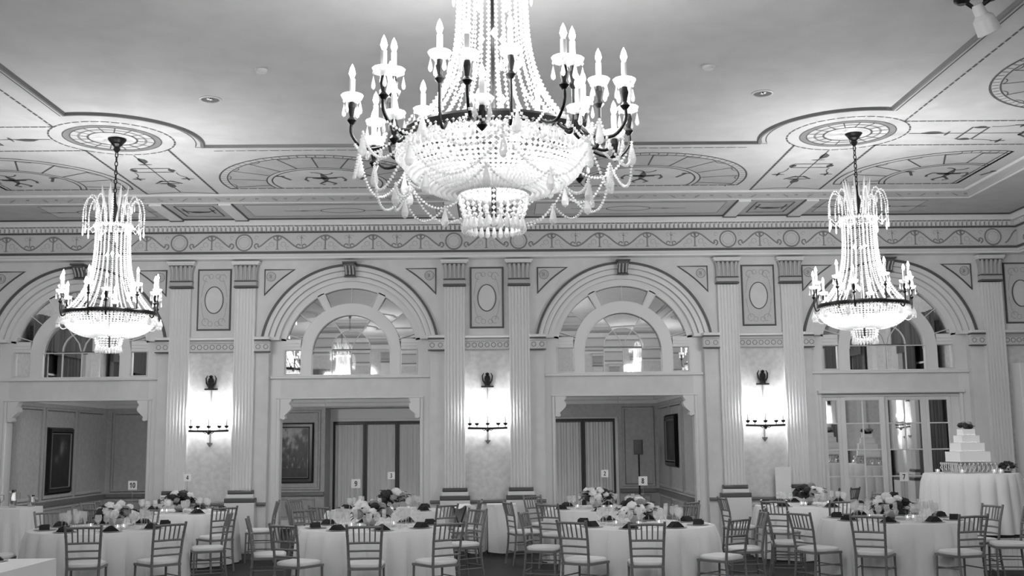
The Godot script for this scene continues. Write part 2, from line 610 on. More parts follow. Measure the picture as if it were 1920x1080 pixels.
func decorate_back(wall: Node3D) -> void:
	var on := Transform3D(Basis.IDENTITY, Vector3(0, 0, ZB))
	for x in PILASTERS:
		pilaster(wall, x, ZB)
	# between the two pilasters of a pair: oval panel, ornamented band, papered field, dado
	for pr in [[-5.23, -4.13], [-0.553, 0.553], [4.148, 5.24], [8.72, 9.62], [-9.62, -8.72]]:
		var cx: float = (pr[0] + pr[1]) / 2
		var l: float = maxf(pr[0] + 0.172, -WX)
		var r: float = minf(pr[1] - 0.172, WX)
		if absf(cx) > 9:
			cx = 9.26 * signf(cx)
		var m := MB.new()
		var g := MB.new()
		var x0 := maxf(cx - 0.265, -WX + 0.01)
		var x1 := minf(cx + 0.265, WX - 0.01)
		g.bb(x0, x1, 3.745, 4.76, ZB, ZB + 0.012)
		put("oval_panel", g, M.panel_ground, wall)
		m.relief(rect(cx - 0.275, minf(cx + 0.275, WX), 3.735, 4.77), 0.034, 0.03, on, true)
		put("panel_frame", m, M.gilding, wall)
		var ov := []
		for k in 36:
			ov.append(pt(cx + cos(TAU * k / 36) * 0.155, 4.245 + sin(TAU * k / 36) * 0.23))
		m = MB.new()
		m.fill(PackedVector2Array(ov), Transform3D(Basis.IDENTITY, Vector3(0, 0, ZB + 0.016)))
		put("oval_field", m, M.plaster, wall)
		m = MB.new()
		m.relief(ov, 0.022, 0.03, on, true)
		put("oval_frame", m, M.gilding, wall)
		# faint arabesques on the panel
		m = MB.new()
		var pl := Transform3D(Basis.IDENTITY, Vector3(0, 0, ZB + 0.0145))
		for sx in [-1.0, 1.0]:
			for sy in [-1.0, 1.0]:
				var c := pt(cx + sx * 0.14, 4.245 + sy * 0.38)
				m.paint(arc(c, 0.06, 0, TAU * 0.8, 14), 0.012, pl)
				m.paint(arc(c + pt(-sx * 0.08, sy * 0.03), 0.04, 0, TAU, 10), 0.01, pl)
				m.paint([pt(cx + sx * 0.22, 4.245 + sy * 0.05), pt(cx + sx * 0.19, 4.245 + sy * 0.25), c], 0.01, pl)
		put("arabesque", m, M.painted_tone, wall)
		ornament_band(wall, l, r)
		m = MB.new()
		m.bb(l, r, 0.84, 3.34, ZB, ZB + 0.008)
		put("papered_field", m, M.wallpaper, wall)
		dado(wall, l, r)
	# either side of each arch
	for i in BAYS.size():
		var bx: float = BAYS[i]
		for s in [-1.0, 1.0]:
			var near: float = PILASTERS[2 * i + (0 if s < 0 else 1)] - s * 0.172
			var a := minf(near, bx + s * 1.345)
			var b := maxf(near, bx + s * 1.345)
			ornament_band(wall, a, b, true)
			dado(wall, minf(near, bx + s * 1.375), maxf(near, bx + s * 1.375))
			spandrel(wall, bx, s)
		arch(wall, bx)
		lunette(i, bx)
		surround(wall, i, bx)


func dado(wall: Node3D, l: float, r: float) -> void:
	var m := MB.new()
	m.slab(l, r, 0.775, 0.825, ZB, ZB + 0.07, 0.015)
	put("dado_rail", m, M.rail_wood, wall)
	m = MB.new()
	m.slab(l, r, 0.0, 0.17, ZB, ZB + 0.04, 0.012)
	put("skirting", m, M.trim, wall)
	m = MB.new()
	if r - l > 0.35:
		m.relief(rect(l + 0.1, r - 0.1, 0.27, 0.68), 0.03, 0.018, Transform3D(Basis.IDENTITY, Vector3(0, 0, ZB)), true)
		put("dado_panel", m, M.trim, wall)


func ornament_band(wall: Node3D, l: float, r: float, impost := false) -> void:
	var d := 0.10 if impost else 0.05
	var m := MB.new()
	m.slab(l, r, 3.345, 3.51, ZB, ZB + d, 0.004)
	put("impost" if impost else "ornament_band", m, M.frieze_ground, wall)
	m = MB.new()
	m.slab(l, r, 3.555, 3.60, ZB, ZB + d + 0.05, 0.012)
	m.slab(l, r, 3.513, 3.522, ZB, ZB + d + 0.015, 0.003)
	put("band_moulding", m, M.trim, wall)
	m = MB.new()
	m.slab(l, r, 3.522, 3.555, ZB, ZB + d + 0.02, 0.006)
	m.slab(l, r, 3.337, 3.353, ZB, ZB + d + 0.02, 0.004)
	put("band_bead", m, M.gilding if impost else M.soft_gilding, wall)
	m = MB.new()
	var n := maxi(2, int((r - l) / 0.098))
	var xf := Transform3D(Basis.IDENTITY, Vector3(0, 0, ZB + d))
	for k in n:
		var c := pt(l + (r - l) * (k + 0.5) / n, 3.43)
		m.relief(arc(c, 0.037, 0, TAU * 0.96, 12), 0.012, 0.008, xf, true)
	m.relief([pt(l + 0.005, 3.49), pt(r - 0.005, 3.49)], 0.008, 0.006, xf)
	put("roundel_row", m, M.soft_gilding, wall)


func spandrel(wall: Node3D, bx: float, s: float) -> void:
	var xf := Transform3D(Basis.IDENTITY, Vector3(0, 0, ZB))
	# outer corner above the arch: straight top and side, hypotenuse following the arch
	var c := pt(bx + s * 1.47, 4.765)
	var path := [c, pt(bx + s * 1.47, 4.33)]
	for k in range(1, 6):
		var t := k / 6.0
		var p := pt(bx + s * 1.47, 4.33).lerp(pt(bx + s * 0.965, 4.765), t)
		var d := (p - pt(bx, ARCH_Y)).normalized()
		path.append(p + d * 0.025 * sin(PI * t))
	path.append(pt(bx + s * 0.965, 4.765))
	var g := MB.new()
	var poly := PackedVector2Array(path)
	g.prism(poly, 0.0, 0.008, xf)
	put("spandrel_panel", g, M.frieze_ground, wall)
	var m := MB.new()
	m.relief(path, 0.026, 0.026, xf, true)
	put("spandrel_frame", m, M.gilding, wall)
	m = MB.new()
	var cc := pt(bx + s * 1.36, 4.645)
	m.relief(arc(cc, 0.078, 0, TAU * 23 / 24, 23), 0.014, 0.02, xf, true)
	m.relief(arc(cc, 0.052, 0, TAU * 19 / 20, 19), 0.007, 0.016, xf, true)
	put("roundel", m, M.soft_gilding, wall)
	var tm := TextMesh.new()
	tm.text = "B"
	tm.font_size = 12
	tm.pixel_size = 0.0068
	tm.depth = 0.012
	tm.font = font("Droid Serif")
	put("monogram", tm, M.soft_gilding, wall, Vector3(cc.x, cc.y, ZB + 0.012))


func font(called: String) -> SystemFont:
	var f := SystemFont.new()
	f.font_names = PackedStringArray([called])
	f.font_weight = 700
	return f


func arch(wall: Node3D, bx: float) -> void:
	var c := pt(bx, ARCH_Y)
	var a := asin(0.28 / 1.5)
	var m := MB.new()
	m.prism(band(c, 1.495, 1.535, a, PI - a, 48), ZB - 0.01, ZB + 0.05)
	put("arch_bead", m, M.gilding, wall)
	m = MB.new()
	m.prism(band(c, 1.425, 1.497, a, PI - a, 48), ZB - 0.2, ZB + 0.022)
	m.prism(band(c, 1.335, 1.415, a, PI - a, 48), ZB - 0.2, ZB - 0.03)
	m.prism(band(c, 1.25, 1.325, a, PI - a, 48), ZB - 0.2, ZB - 0.085)
	for s in [-1.0, 1.0]:
		m.bb(bx + s * 1.2, bx + s * 1.49, 3.55, 3.603, ZB - 0.23, ZB + 0.015)
	put("archivolt", m, M.trim, wall)
	m = MB.new()
	m.prism(band(c, 1.413, 1.428, a, PI - a, 48), ZB - 0.2, ZB - 0.02)
	m.prism(band(c, 1.323, 1.337, a, PI - a, 48), ZB - 0.2, ZB - 0.075)
	put("archivolt_fillet", m, M.painted_tone, wall)
	# keystone: a scrolled bracket
	m = MB.new()
	var kx := Transform3D(Basis(Vector3(0, 0, 1), Vector3(0, 1, 0), Vector3(-1, 0, 0)), Vector3(bx, 0, 0))
	var side := PackedVector2Array([pt(0, 4.64), pt(0.06, 4.64), pt(0.085, 4.66), pt(0.08, 4.69), pt(0.105, 4.72), pt(0.15, 4.76), pt(0.185, 4.80), pt(0.19, 4.84), pt(0, 4.84)])
	var sd := PackedVector2Array()
	for p in side:
		sd.append(pt(ZB - 0.05 + p.x + (0.05 if p.x > 0 else 0.0), p.y))
	m.prism(sd, -0.085, 0.085, Transform3D(Basis(Vector3(0, 0, 1), Vector3(0, 1, 0), Vector3(-1, 0, 0)), Vector3(bx, 0, 0)))
	m.bb(bx - 0.118, bx + 0.118, 4.845, 4.87, ZB - 0.02, ZB + 0.215)
	m.bb(bx - 0.1, bx + 0.1, 4.625, 4.64, ZB - 0.02, ZB + 0.08)
	put("keystone", m, M.gilding, wall)
	m = MB.new()
	for sx in [-0.06, 0.0, 0.06]:
		m.tube([Vector3(bx + sx, 4.66, ZB + 0.082), Vector3(bx + sx, 4.72, ZB + 0.105), Vector3(bx + sx, 4.8, ZB + 0.185)], 0.014, 6)
	for sx in [-1.0, 1.0]:
		m.tube([Vector3(bx + sx * 0.088, 4.80, ZB + 0.13), Vector3(bx + sx * 0.096, 4.80, ZB + 0.13)], 0.03, 12)
	put("keystone_scroll", m, M.capital, wall)


# the glazed lunette over a doorway: frame, panes of old mirror glass, glazing bars
func lunette(i: int, bx: float) -> void:
	var zf := ZB - 0.16
	var c := pt(bx, ARCH_Y)
	var f := MB.new()
	var a := asin(0.25 / 1.14)
	f.prism(band(c, 1.14, 1.30, asin(0.25 / 1.3), PI - asin(0.25 / 1.3), 44), zf - 0.08, zf)           # outer ring
	f.prism(band(c, 0.67, 0.86, 0, PI, 36), zf - 0.08, zf + 0.015)                                        # inner ring
	for s in [-1.0, 1.0]:
		f.bb(bx + s * 0.67, bx + s * 0.86, 2.93, ARCH_Y, zf - 0.08, zf + 0.015)                             # its legs
		f.bb(bx + s * 1.13, bx + s * 1.375, 2.93, 3.58, zf - 0.08, zf)
		f.bb(bx + s * 0.86, bx + s * 1.13, 3.38, 3.57, zf - 0.08, zf)                                       # transom rails
		f.bb(bx + s * 0.86, bx + s * 1.13, 2.93, 2.975, zf - 0.08, zf)
	f.bb(bx - 0.67, bx + 0.67, 2.93, 2.96, zf - 0.08, zf)
	for s in [-1.0, 1.0]:
		var d := Vector2(sin(deg_to_rad(27.5)) * s, cos(deg_to_rad(27.5)))
		var ctr := c + d * 1.0
		f.box(Vector3(ctr.x, ctr.y, zf - 0.04), Vector3(0.12, 0.32, 0.08), Basis(Vector3.BACK, -s * deg_to_rad(27.5)))
	var w := struct("window_%d" % (i + 1), f, M.trim, ["arched lunette of mirror glass above the doorway with the ice pitcher", "arched lunette of mirror glass above the doorway behind table nine", "arched lunette of mirror glass above the doorway behind table eight", "arched lunette of mirror glass above the mirrored French doors"][i], "window")
	# fillets round the openings
	var t := MB.new()
	var xf := Transform3D(Basis.IDENTITY, Vector3(0, 0, zf))
	for s in [-1.0, 1.0]:
		t.relief([pt(bx + s * 0.845, 2.97), pt(bx + s * 1.14, 2.97), pt(bx + s * 1.14, 3.39), pt(bx + s * 0.845, 3.39)], 0.02, 0.02, xf, true)
		t.relief([pt(bx + s * 0.86, 3.50), pt(bx + s * 1.14, 3.50)], 0.014, 0.012, xf)
		t.relief([pt(bx + s * 0.86, 3.445), pt(bx + s * 1.14, 3.445)], 0.014, 0.012, xf)
		for dd in [[31.0, 73.0]]:
			var p0: float = PI / 2 - s * deg_to_rad(dd[0])
			var p1: float = PI / 2 - s * deg_to_rad(dd[1])
			var path := arc(c, 1.14, p0, p1, 14)
			path.append_array(arc(c, 0.865, p1, p0, 14))
			t.relief(path, 0.016, 0.018, xf, true)
	var tp := arc(c, 1.14, deg_to_rad(66), deg_to_rad(114), 14)
	tp.append_array(arc(c, 0.865, deg_to_rad(114), deg_to_rad(66), 14))
	t.relief(tp, 0.016, 0.018, xf, true)
	t.relief(arc(c, 0.67, 0, PI, 30), 0.018, 0.03, xf)
	put("glazing_fillet", t, M.trim, w)
	# glazing bars
	var hub := pt(bx, 3.40)
	var zb := zf - 0.055
	var bars := MB.new()
	var bx3 := Transform3D(Basis.IDENTITY, Vector3(0, 0, zb))
	bars.relief(arc(hub, 0.33, 0, PI, 20), 0.018, 0.024, bx3)
	bars.relief([pt(bx - 0.67, 3.375), pt(bx + 0.67, 3.375)], 0.018, 0.022, bx3)
	for x in [-0.33, 0.0, 0.33]:
		bars.relief([pt(bx + x, 2.95), pt(bx + x, 3.385)], 0.016, 0.022, bx3)
	for s in [-1.0, 1.0]:
		var d := Vector2(s * sin(deg_to_rad(32)), cos(deg_to_rad(32)))
		bars.relief([hub + d * 0.33, hub + d * 0.62], 0.016, 0.022, bx3)
		bars.relief([hub + pt(s * 0.02, 0.0), hub + pt(s * 0.06, 0.14), hub + pt(s * 0.15, 0.26), hub + d * 0.33], 0.014, 0.02, bx3)
	for deg in [0.0, -52.0, 52.0]:
		var d := Vector2(sin(deg_to_rad(deg)), cos(deg_to_rad(deg)))
		bars.relief([c + d * 0.86, c + d * 1.14], 0.014, 0.02, bx3)
	put("glazing_bar", bars, M.trim, w)
	# panes, each set a little out of true as old glass is
	var panes := []
	for s in [-1.0, 1.0]:
		panes.append(PackedVector2Array(rect(minf(bx + s * 0.85, bx + s * 1.15), maxf(bx + s * 0.85, bx + s * 1.15), 2.95, 3.40)))
		for dd in [[26.0, 52.0], [52.0, 76.0], [0.0, 26.0]]:
			var q := band(c, 0.85, 1.16, PI / 2 - s * deg_to_rad(dd[0]), PI / 2 - s * deg_to_rad(dd[1]), 8)
			panes.append(q)
		panes.append(PackedVector2Array(rect(minf(bx, bx + s * 0.33), maxf(bx, bx + s * 0.33), 2.94, 3.376)))
		panes.append(PackedVector2Array(rect(minf(bx + s * 0.33, bx + s * 0.69), maxf(bx + s * 0.33, bx + s * 0.69), 2.94, 3.376)))
		var q2 := PackedVector2Array([pt(bx + s * 0.33, 3.374), pt(bx + s * 0.69, 3.374)])
		q2.append_array(PackedVector2Array(arc(c, 0.69, 0.085 if s > 0 else PI - 0.085, PI / 2 - s * deg_to_rad(31.0), 10)))
		q2.append_array(PackedVector2Array(arc(hub, 0.33, PI / 2 - s * deg_to_rad(32.0), 0.0 if s > 0 else PI, 8)))
		panes.append(q2)
	var top := PackedVector2Array(arc(c, 0.69, PI / 2 - deg_to_rad(31), PI / 2 + deg_to_rad(31), 12))
	top.append_array(PackedVector2Array(arc(hub, 0.33, PI / 2 + deg_to_rad(32), PI / 2 - deg_to_rad(32), 10)))
	panes.append(top)
	var hubp := PackedVector2Array(arc(hub, 0.335, 0, PI, 16))
	panes.append(hubp)
	for p: PackedVector2Array in panes:
		var ctr := Vector2.ZERO
		for q in p:
			ctr += q
		ctr /= p.size()
		var loc := PackedVector2Array()
		for q in p:
			loc.append(q - ctr)
		var m := MB.new()
		m.prism(loc, -0.003, 0.003)
		put("pane", m, M.mirror, w, Vector3(ctr.x, ctr.y, zb - 0.012), Basis(Vector3.RIGHT, rng.randf_range(-0.008, 0.012)) * Basis(Vector3.UP, rng.randf_range(-0.012, 0.012)))
	# plaster behind the glass
	var bk := MB.new()
	bk.bb(bx - 1.5, bx + 1.5, 2.60, 4.9, ZB - 0.45, ZB - 0.37)
	put("backing", bk, M.trim, w)


# casing, lintel and scrolled brackets of a doorway
func surround(wall: Node3D, i: int, bx: float) -> void:
	var z0 := ZB - 0.36
	var m := MB.new()
	m.bb(bx - 1.19, bx + 1.19, 2.57, 2.90, z0, ZB - 0.142)
	put("lintel", m, M.plaster, wall)
	m = MB.new()
	m.slab(bx - 1.374, bx + 1.374, 2.89, 2.94, z0, ZB - 0.09, 0.012)
	m.slab(bx - 1.26, bx + 1.26, 2.545, 2.575, z0, ZB - 0.11, 0.01)
	put("sill_moulding", m, M.trim, wall)
	m = MB.new()
	for s in [-1.0, 1.0]:
		m.bb(bx + s * 1.19, bx + s * 1.38, 0, 2.90, z0, ZB - 0.14)
		m.slab(minf(bx + s * 1.20, bx + s * 1.25), maxf(bx + s * 1.20, bx + s * 1.25), 0, 2.545, z0, ZB - 0.115, 0.01)
	put("casing", m, M.trim, wall)
	if i == 3:
		french_doors(bx)
		return
	for s in [-1.0, 1.0]:
		var p := PackedVector2Array([pt(0, 0), pt(0.185, 0), pt(0.185, -0.03), pt(0.165, -0.045), pt(0.155, -0.075)])
		for k in 9:
			var a := lerpf(1.3, -0.9, k / 8.0)
			p.append(pt(0.115 + cos(a) * 0.07, -0.14 + sin(a) * 0.07))
		p.append(pt(0.115, -0.24))
		p.append(pt(0.08, -0.27))
		for k in 7:
			var a := lerpf(1.0, -1.9, k / 6.0)
			p.append(pt(0.055 + cos(a) * 0.035, -0.315 + sin(a) * 0.03))
		p.append(pt(0, -0.33))
		var q := PackedVector2Array()
		for v in p:
			q.append(pt(bx + s * (1.19 - v.x), 2.545 + v.y))
		var b := MB.new()
		b.prism(q, ZB - 0.30, ZB - 0.12)
		put("bracket", b, M.trim, wall)


func french_doors(bx: float) -> void:
	var zf := ZB - 0.2
	var f := MB.new()
	f.slab(bx - 1.24, bx + 1.24, 2.49, 2.545, zf - 0.06, zf + 0.03, 0.01)
	f.slab(bx - 1.27, bx + 1.27, 2.545, 2.60, zf - 0.06, ZB - 0.06, 0.015)
	f.bb(bx - 1.19, bx - 1.16, 0, 2.49, zf - 0.06, zf)
	f.bb(bx + 1.06, bx + 1.19, 0, 2.49, zf - 0.06, zf)
	var root := struct("door_1", f, M.trim, "white French doors and sidelights glazed with mirror beside the cake", "door")
	# leaf: x from, x to, bars inside
	var leaves := [[-1.16, -0.86, 0, "sidelight", 0.0], [-0.86, -0.12, 1, "leaf", -0.11], [-0.12, 0.62, 1, "leaf", 0.0], [0.62, 1.06, 0, "sidelight", 0.0]]
	for lf in leaves:
		var x0: float = bx + lf[0]
		var x1: float = bx + lf[1]
		var st := 0.085 if lf[2] == 1 else 0.055
		var m := MB.new()
		m.slab(x0, x0 + st, 0.02, 2.49, zf - 0.05, zf, 0.006)
		m.slab(x1 - st, x1, 0.02, 2.49, zf - 0.05, zf, 0.006)
		m.slab(x0 + st, x1 - st, 2.43, 2.49, zf - 0.05, zf, 0.004)
		m.slab(x0 + st, x1 - st, 0.02, 0.27, zf - 0.05, zf, 0.004)
		# the leaves stand a little ajar on their outer hinges
		var swing: float = lf[4]
		var hinge := Vector3(x0 if lf[0] < -0.5 else x1, 0, zf)
		var leaf := put(lf[3], m, M.trim, root, hinge - Basis(Vector3.UP, swing) * hinge, Basis(Vector3.UP, swing))
		var cols := 2 if lf[2] == 1 else 1
		var ys := [0.27, 0.69, 1.135, 1.585, 2.035, 2.43]
		var w := (x1 - x0 - 2 * st) / cols
		var bars := MB.new()
		for k in range(1, 5):
			bars.slab(x0 + st, x1 - st, ys[k] - 0.011, ys[k] + 0.011, zf - 0.045, zf - 0.012, 0.005)
		if cols == 2:
			bars.slab(x0 + st + w - 0.011, x0 + st + w + 0.011, 0.27, 2.43, zf - 0.045, zf - 0.012, 0.005)
		put("glazing_bar", bars, M.trim, leaf)
		var tilt: float = [0.0, 0.0, -0.03, 0.0][leaves.find(lf)]
		for cidx in cols:
			for k in 5:
				var p := MB.new()
				p.box(Vector3.ZERO, Vector3(w, ys[k + 1] - ys[k], 0.005))
				put("pane", p, M.mirror, leaf, Vector3(x0 + st + w * (cidx + 0.5), (ys[k] + ys[k + 1]) / 2, zf - 0.035), Basis(Vector3.UP, tilt + rng.randf_range(-0.006, 0.006)) * Basis(Vector3.RIGHT, rng.randf_range(-0.006, 0.006)))
	var bk := MB.new()
	bk.bb(bx - 1.2, bx + 1.2, 0, 2.56, ZB - 0.36, ZB - 0.3)
	put("backing", bk, M.trim, root)


func dentils(parent: Node3D) -> void:
	# egg and dart: too small to pick apart, kept as one run along each wall
	var one := func(m: MB, p: Vector3, t: Vector3, inw: Vector3) -> void:
		var b := Basis(t, Vector3.UP, inw)
		m.box(p + Vector3.UP * 5.418 + inw * 0.012, Vector3(0.042, 0.062, 0.03), b)
		m.box(p + Vector3.UP * 5.452 + inw * 0.02, Vector3(0.055, 0.012, 0.03), b)
	var egg := MB.new()
	var step := 0.0765
	var n := int((2 * WX - 0.6) / step)
	for k in n:
		one.call(egg, Vector3(-WX + 0.3 + step * (k + 0.5), 0, ZB + 0.30), Vector3.RIGHT, Vector3.BACK)
	for s in [-1.0, 1.0]:
		for k in int((ZF - ZB - 0.6) / step):
			one.call(egg, Vector3(s * (WX - 0.3), 0, ZB + 0.3 + step * (k + 0.5)), Vector3.BACK * s, Vector3.LEFT * s)
	put("egg_and_dart", egg, M.trim, parent).set_meta("kind", "stuff")
	var dart := MB.new()
	for k in n:
		dart.box(Vector3(-WX + 0.3 + step * (k + 0.5), 5.468, ZB + 0.315), Vector3(0.034, 0.016, 0.04))
		dart.box(Vector3(-WX + 0.3 + step * k, 5.415, ZB + 0.302), Vector3(0.014, 0.06, 0.008))
	put("dart_row", dart, M.soft_gilding, parent).set_meta("kind", "stuff")


func frieze(parent: Node3D) -> void:
	var z := ZB + 0.27
	var walls := [Transform3D(Basis.IDENTITY, Vector3(0, 0, z)), Transform3D(Basis(Vector3(0, 0, 1), Vector3.UP, Vector3(-1, 0, 0)), Vector3(WX - 0.27, 0, 0)), Transform3D(Basis(Vector3(0, 0, -1), Vector3.UP, Vector3(1, 0, 0)), Vector3(-WX + 0.27, 0, 0))]
	# circles stand over the pilasters, waves run between them
	var runs := []
	for i in PILASTERS.size() - 1:
		runs.append([walls[0], PILASTERS[i], PILASTERS[i + 1]])
	for p in PILASTERS:
		circle(parent, walls[0], p)
	for r in runs:
		wave_run(parent, r[0], r[1] + 0.16, r[2] - 0.16)
	for s in [-1.0, 1.0]:      # the last wave breaks off at the corner
		var hw := MB.new()
		var path := []
		for k in 9:
			var u := k / 8.0 * 0.45
			path.append(pt(s * (8.92 + u * 0.45), 5.2025 - cos(u * TAU) * 0.1125))
		hw.relief(path, 0.024, 0.016, walls[0])
		put("frieze_wave", hw, M.soft_gilding, parent)
	for wv in [1, 2]:
		for k in 6:
			var x0 := 18.2 - 3.6 * k
			if wv == 1:
				wave_run(parent, walls[1], -x0 + 0.2, -x0 + 3.3)
				circle(parent, walls[1], -x0 + 3.45)
			else:
				wave_run(parent, walls[2], x0 - 3.3, x0 - 0.2)
				circle(parent, walls[2], x0 - 3.45)


func circle(parent: Node3D, xf: Transform3D, x: float) -> void:
	var m := MB.new()
	m.relief(arc(pt(x, 5.195), 0.138, 0, TAU * 31 / 32, 31), 0.025, 0.016, xf, true)
	m.relief(arc(pt(x, 5.195), 0.095, 0, TAU * 23 / 24, 23), 0.004, 0.004, xf, true)
	put("frieze_circle", m, M.soft_gilding, parent)


func wave_run(parent: Node3D, xf: Transform3D, x0: float, x1: float, waves := 0) -> void:
	var n := waves if waves > 0 else maxi(1, roundi((x1 - x0) / 0.87))
	var p := (x1 - x0) / n
	var m := MB.new()
	var lo := 5.09
	var hi := 5.315
	var path := []
	var seg := n * 20
	for i in seg + 1:
		var t := float(i) / seg
		var u := fposmod(t * n, 1.0)
		var y := (lo + hi) / 2 - cos(u * TAU) * (hi - lo) / 2
		if i == seg:
			y = lo
		path.append(pt(lerpf(x0, x1, t), y))
	if n >= 1 and x1 - x0 > 0.5:
		# curl the two ends
		for e in [0, 1]:
			var s := 1.0 if e == 0 else -1.0
			var base: Vector2 = path[0] if e == 0 else path[path.size() - 1]
			var curl := []
			for k in 15:
				var a := -PI / 2 - s * (k / 14.0) * TAU * 0.92
				var r := lerpf(0.052, 0.014, k / 14.0)
				curl.append(base + pt(s * 0.06, 0.052) + pt(cos(a), sin(a)) * r)
			m.relief(curl, 0.021, 0.016, xf)
		path = path.filter(func(q): return q.x > x0 + 0.05 and q.x < x1 - 0.05)
	m.relief(path, 0.024, 0.016, xf)
	put("frieze_wave", m, M.soft_gilding, parent)
	if x1 - x0 < 0.5:
		return
	for k in n:
		var cx := x0 + p * (k + 0.5)
		var o := MB.new()
		o.relief([pt(cx, 5.075), pt(cx, 5.30)], 0.022, 0.012, xf)
		o.relief([pt(cx - 0.03, 5.075), pt(cx + 0.03, 5.075)], 0.012, 0.01, xf)
		for s in [-1.0, 1.0]:
			o.relief(arc(pt(cx + s * 0.035, 5.275), 0.03, -0.6, TAU * 0.7, 10), 0.018, 0.012, xf)
			o.relief([pt(cx, 5.22), pt(cx + s * 0.06, 5.26)], 0.016, 0.01, xf)
		put("palmette", o, M.soft_gilding, parent)
		var f := MB.new()
		for s in [-1.0, 1.0]:
			f.paint(arc(pt(cx + s * 0.10, 5.16), 0.042, -1.0, TAU * 0.75, 10), 0.009, xf * Transform3D(Basis.IDENTITY, Vector3(0, 0, 0.002)))
			f.paint(arc(pt(cx + s * 0.17, 5.10), 0.026, 0, TAU * 0.8, 8), 0.008, xf * Transform3D(Basis.IDENTITY, Vector3(0, 0, 0.002)))
			f.paint(arc(pt(cx + s * p * 0.44, 5.28), 0.03, 0, TAU * 0.8, 8), 0.008, xf * Transform3D(Basis.IDENTITY, Vector3(0, 0, 0.002)))
		put("arabesque", f, M.painted_tone, parent)
		if k < n - 1:
			var tx := x0 + p * (k + 1)
			var h := MB.new()
			h.relief([pt(tx, 5.14), pt(tx, 5.32)], 0.01, 0.01, xf)
			h.relief([pt(tx - 0.02, 5.27), pt(tx + 0.02, 5.27)], 0.012, 0.01, xf)
			for s in [-1.0, 1.0]:
				h.relief(arc(pt(tx + s * 0.05, 5.13), 0.032, 0, TAU * 0.85, 10), 0.018, 0.012, xf)
			put("frieze_finial", h, M.soft_gilding, parent)


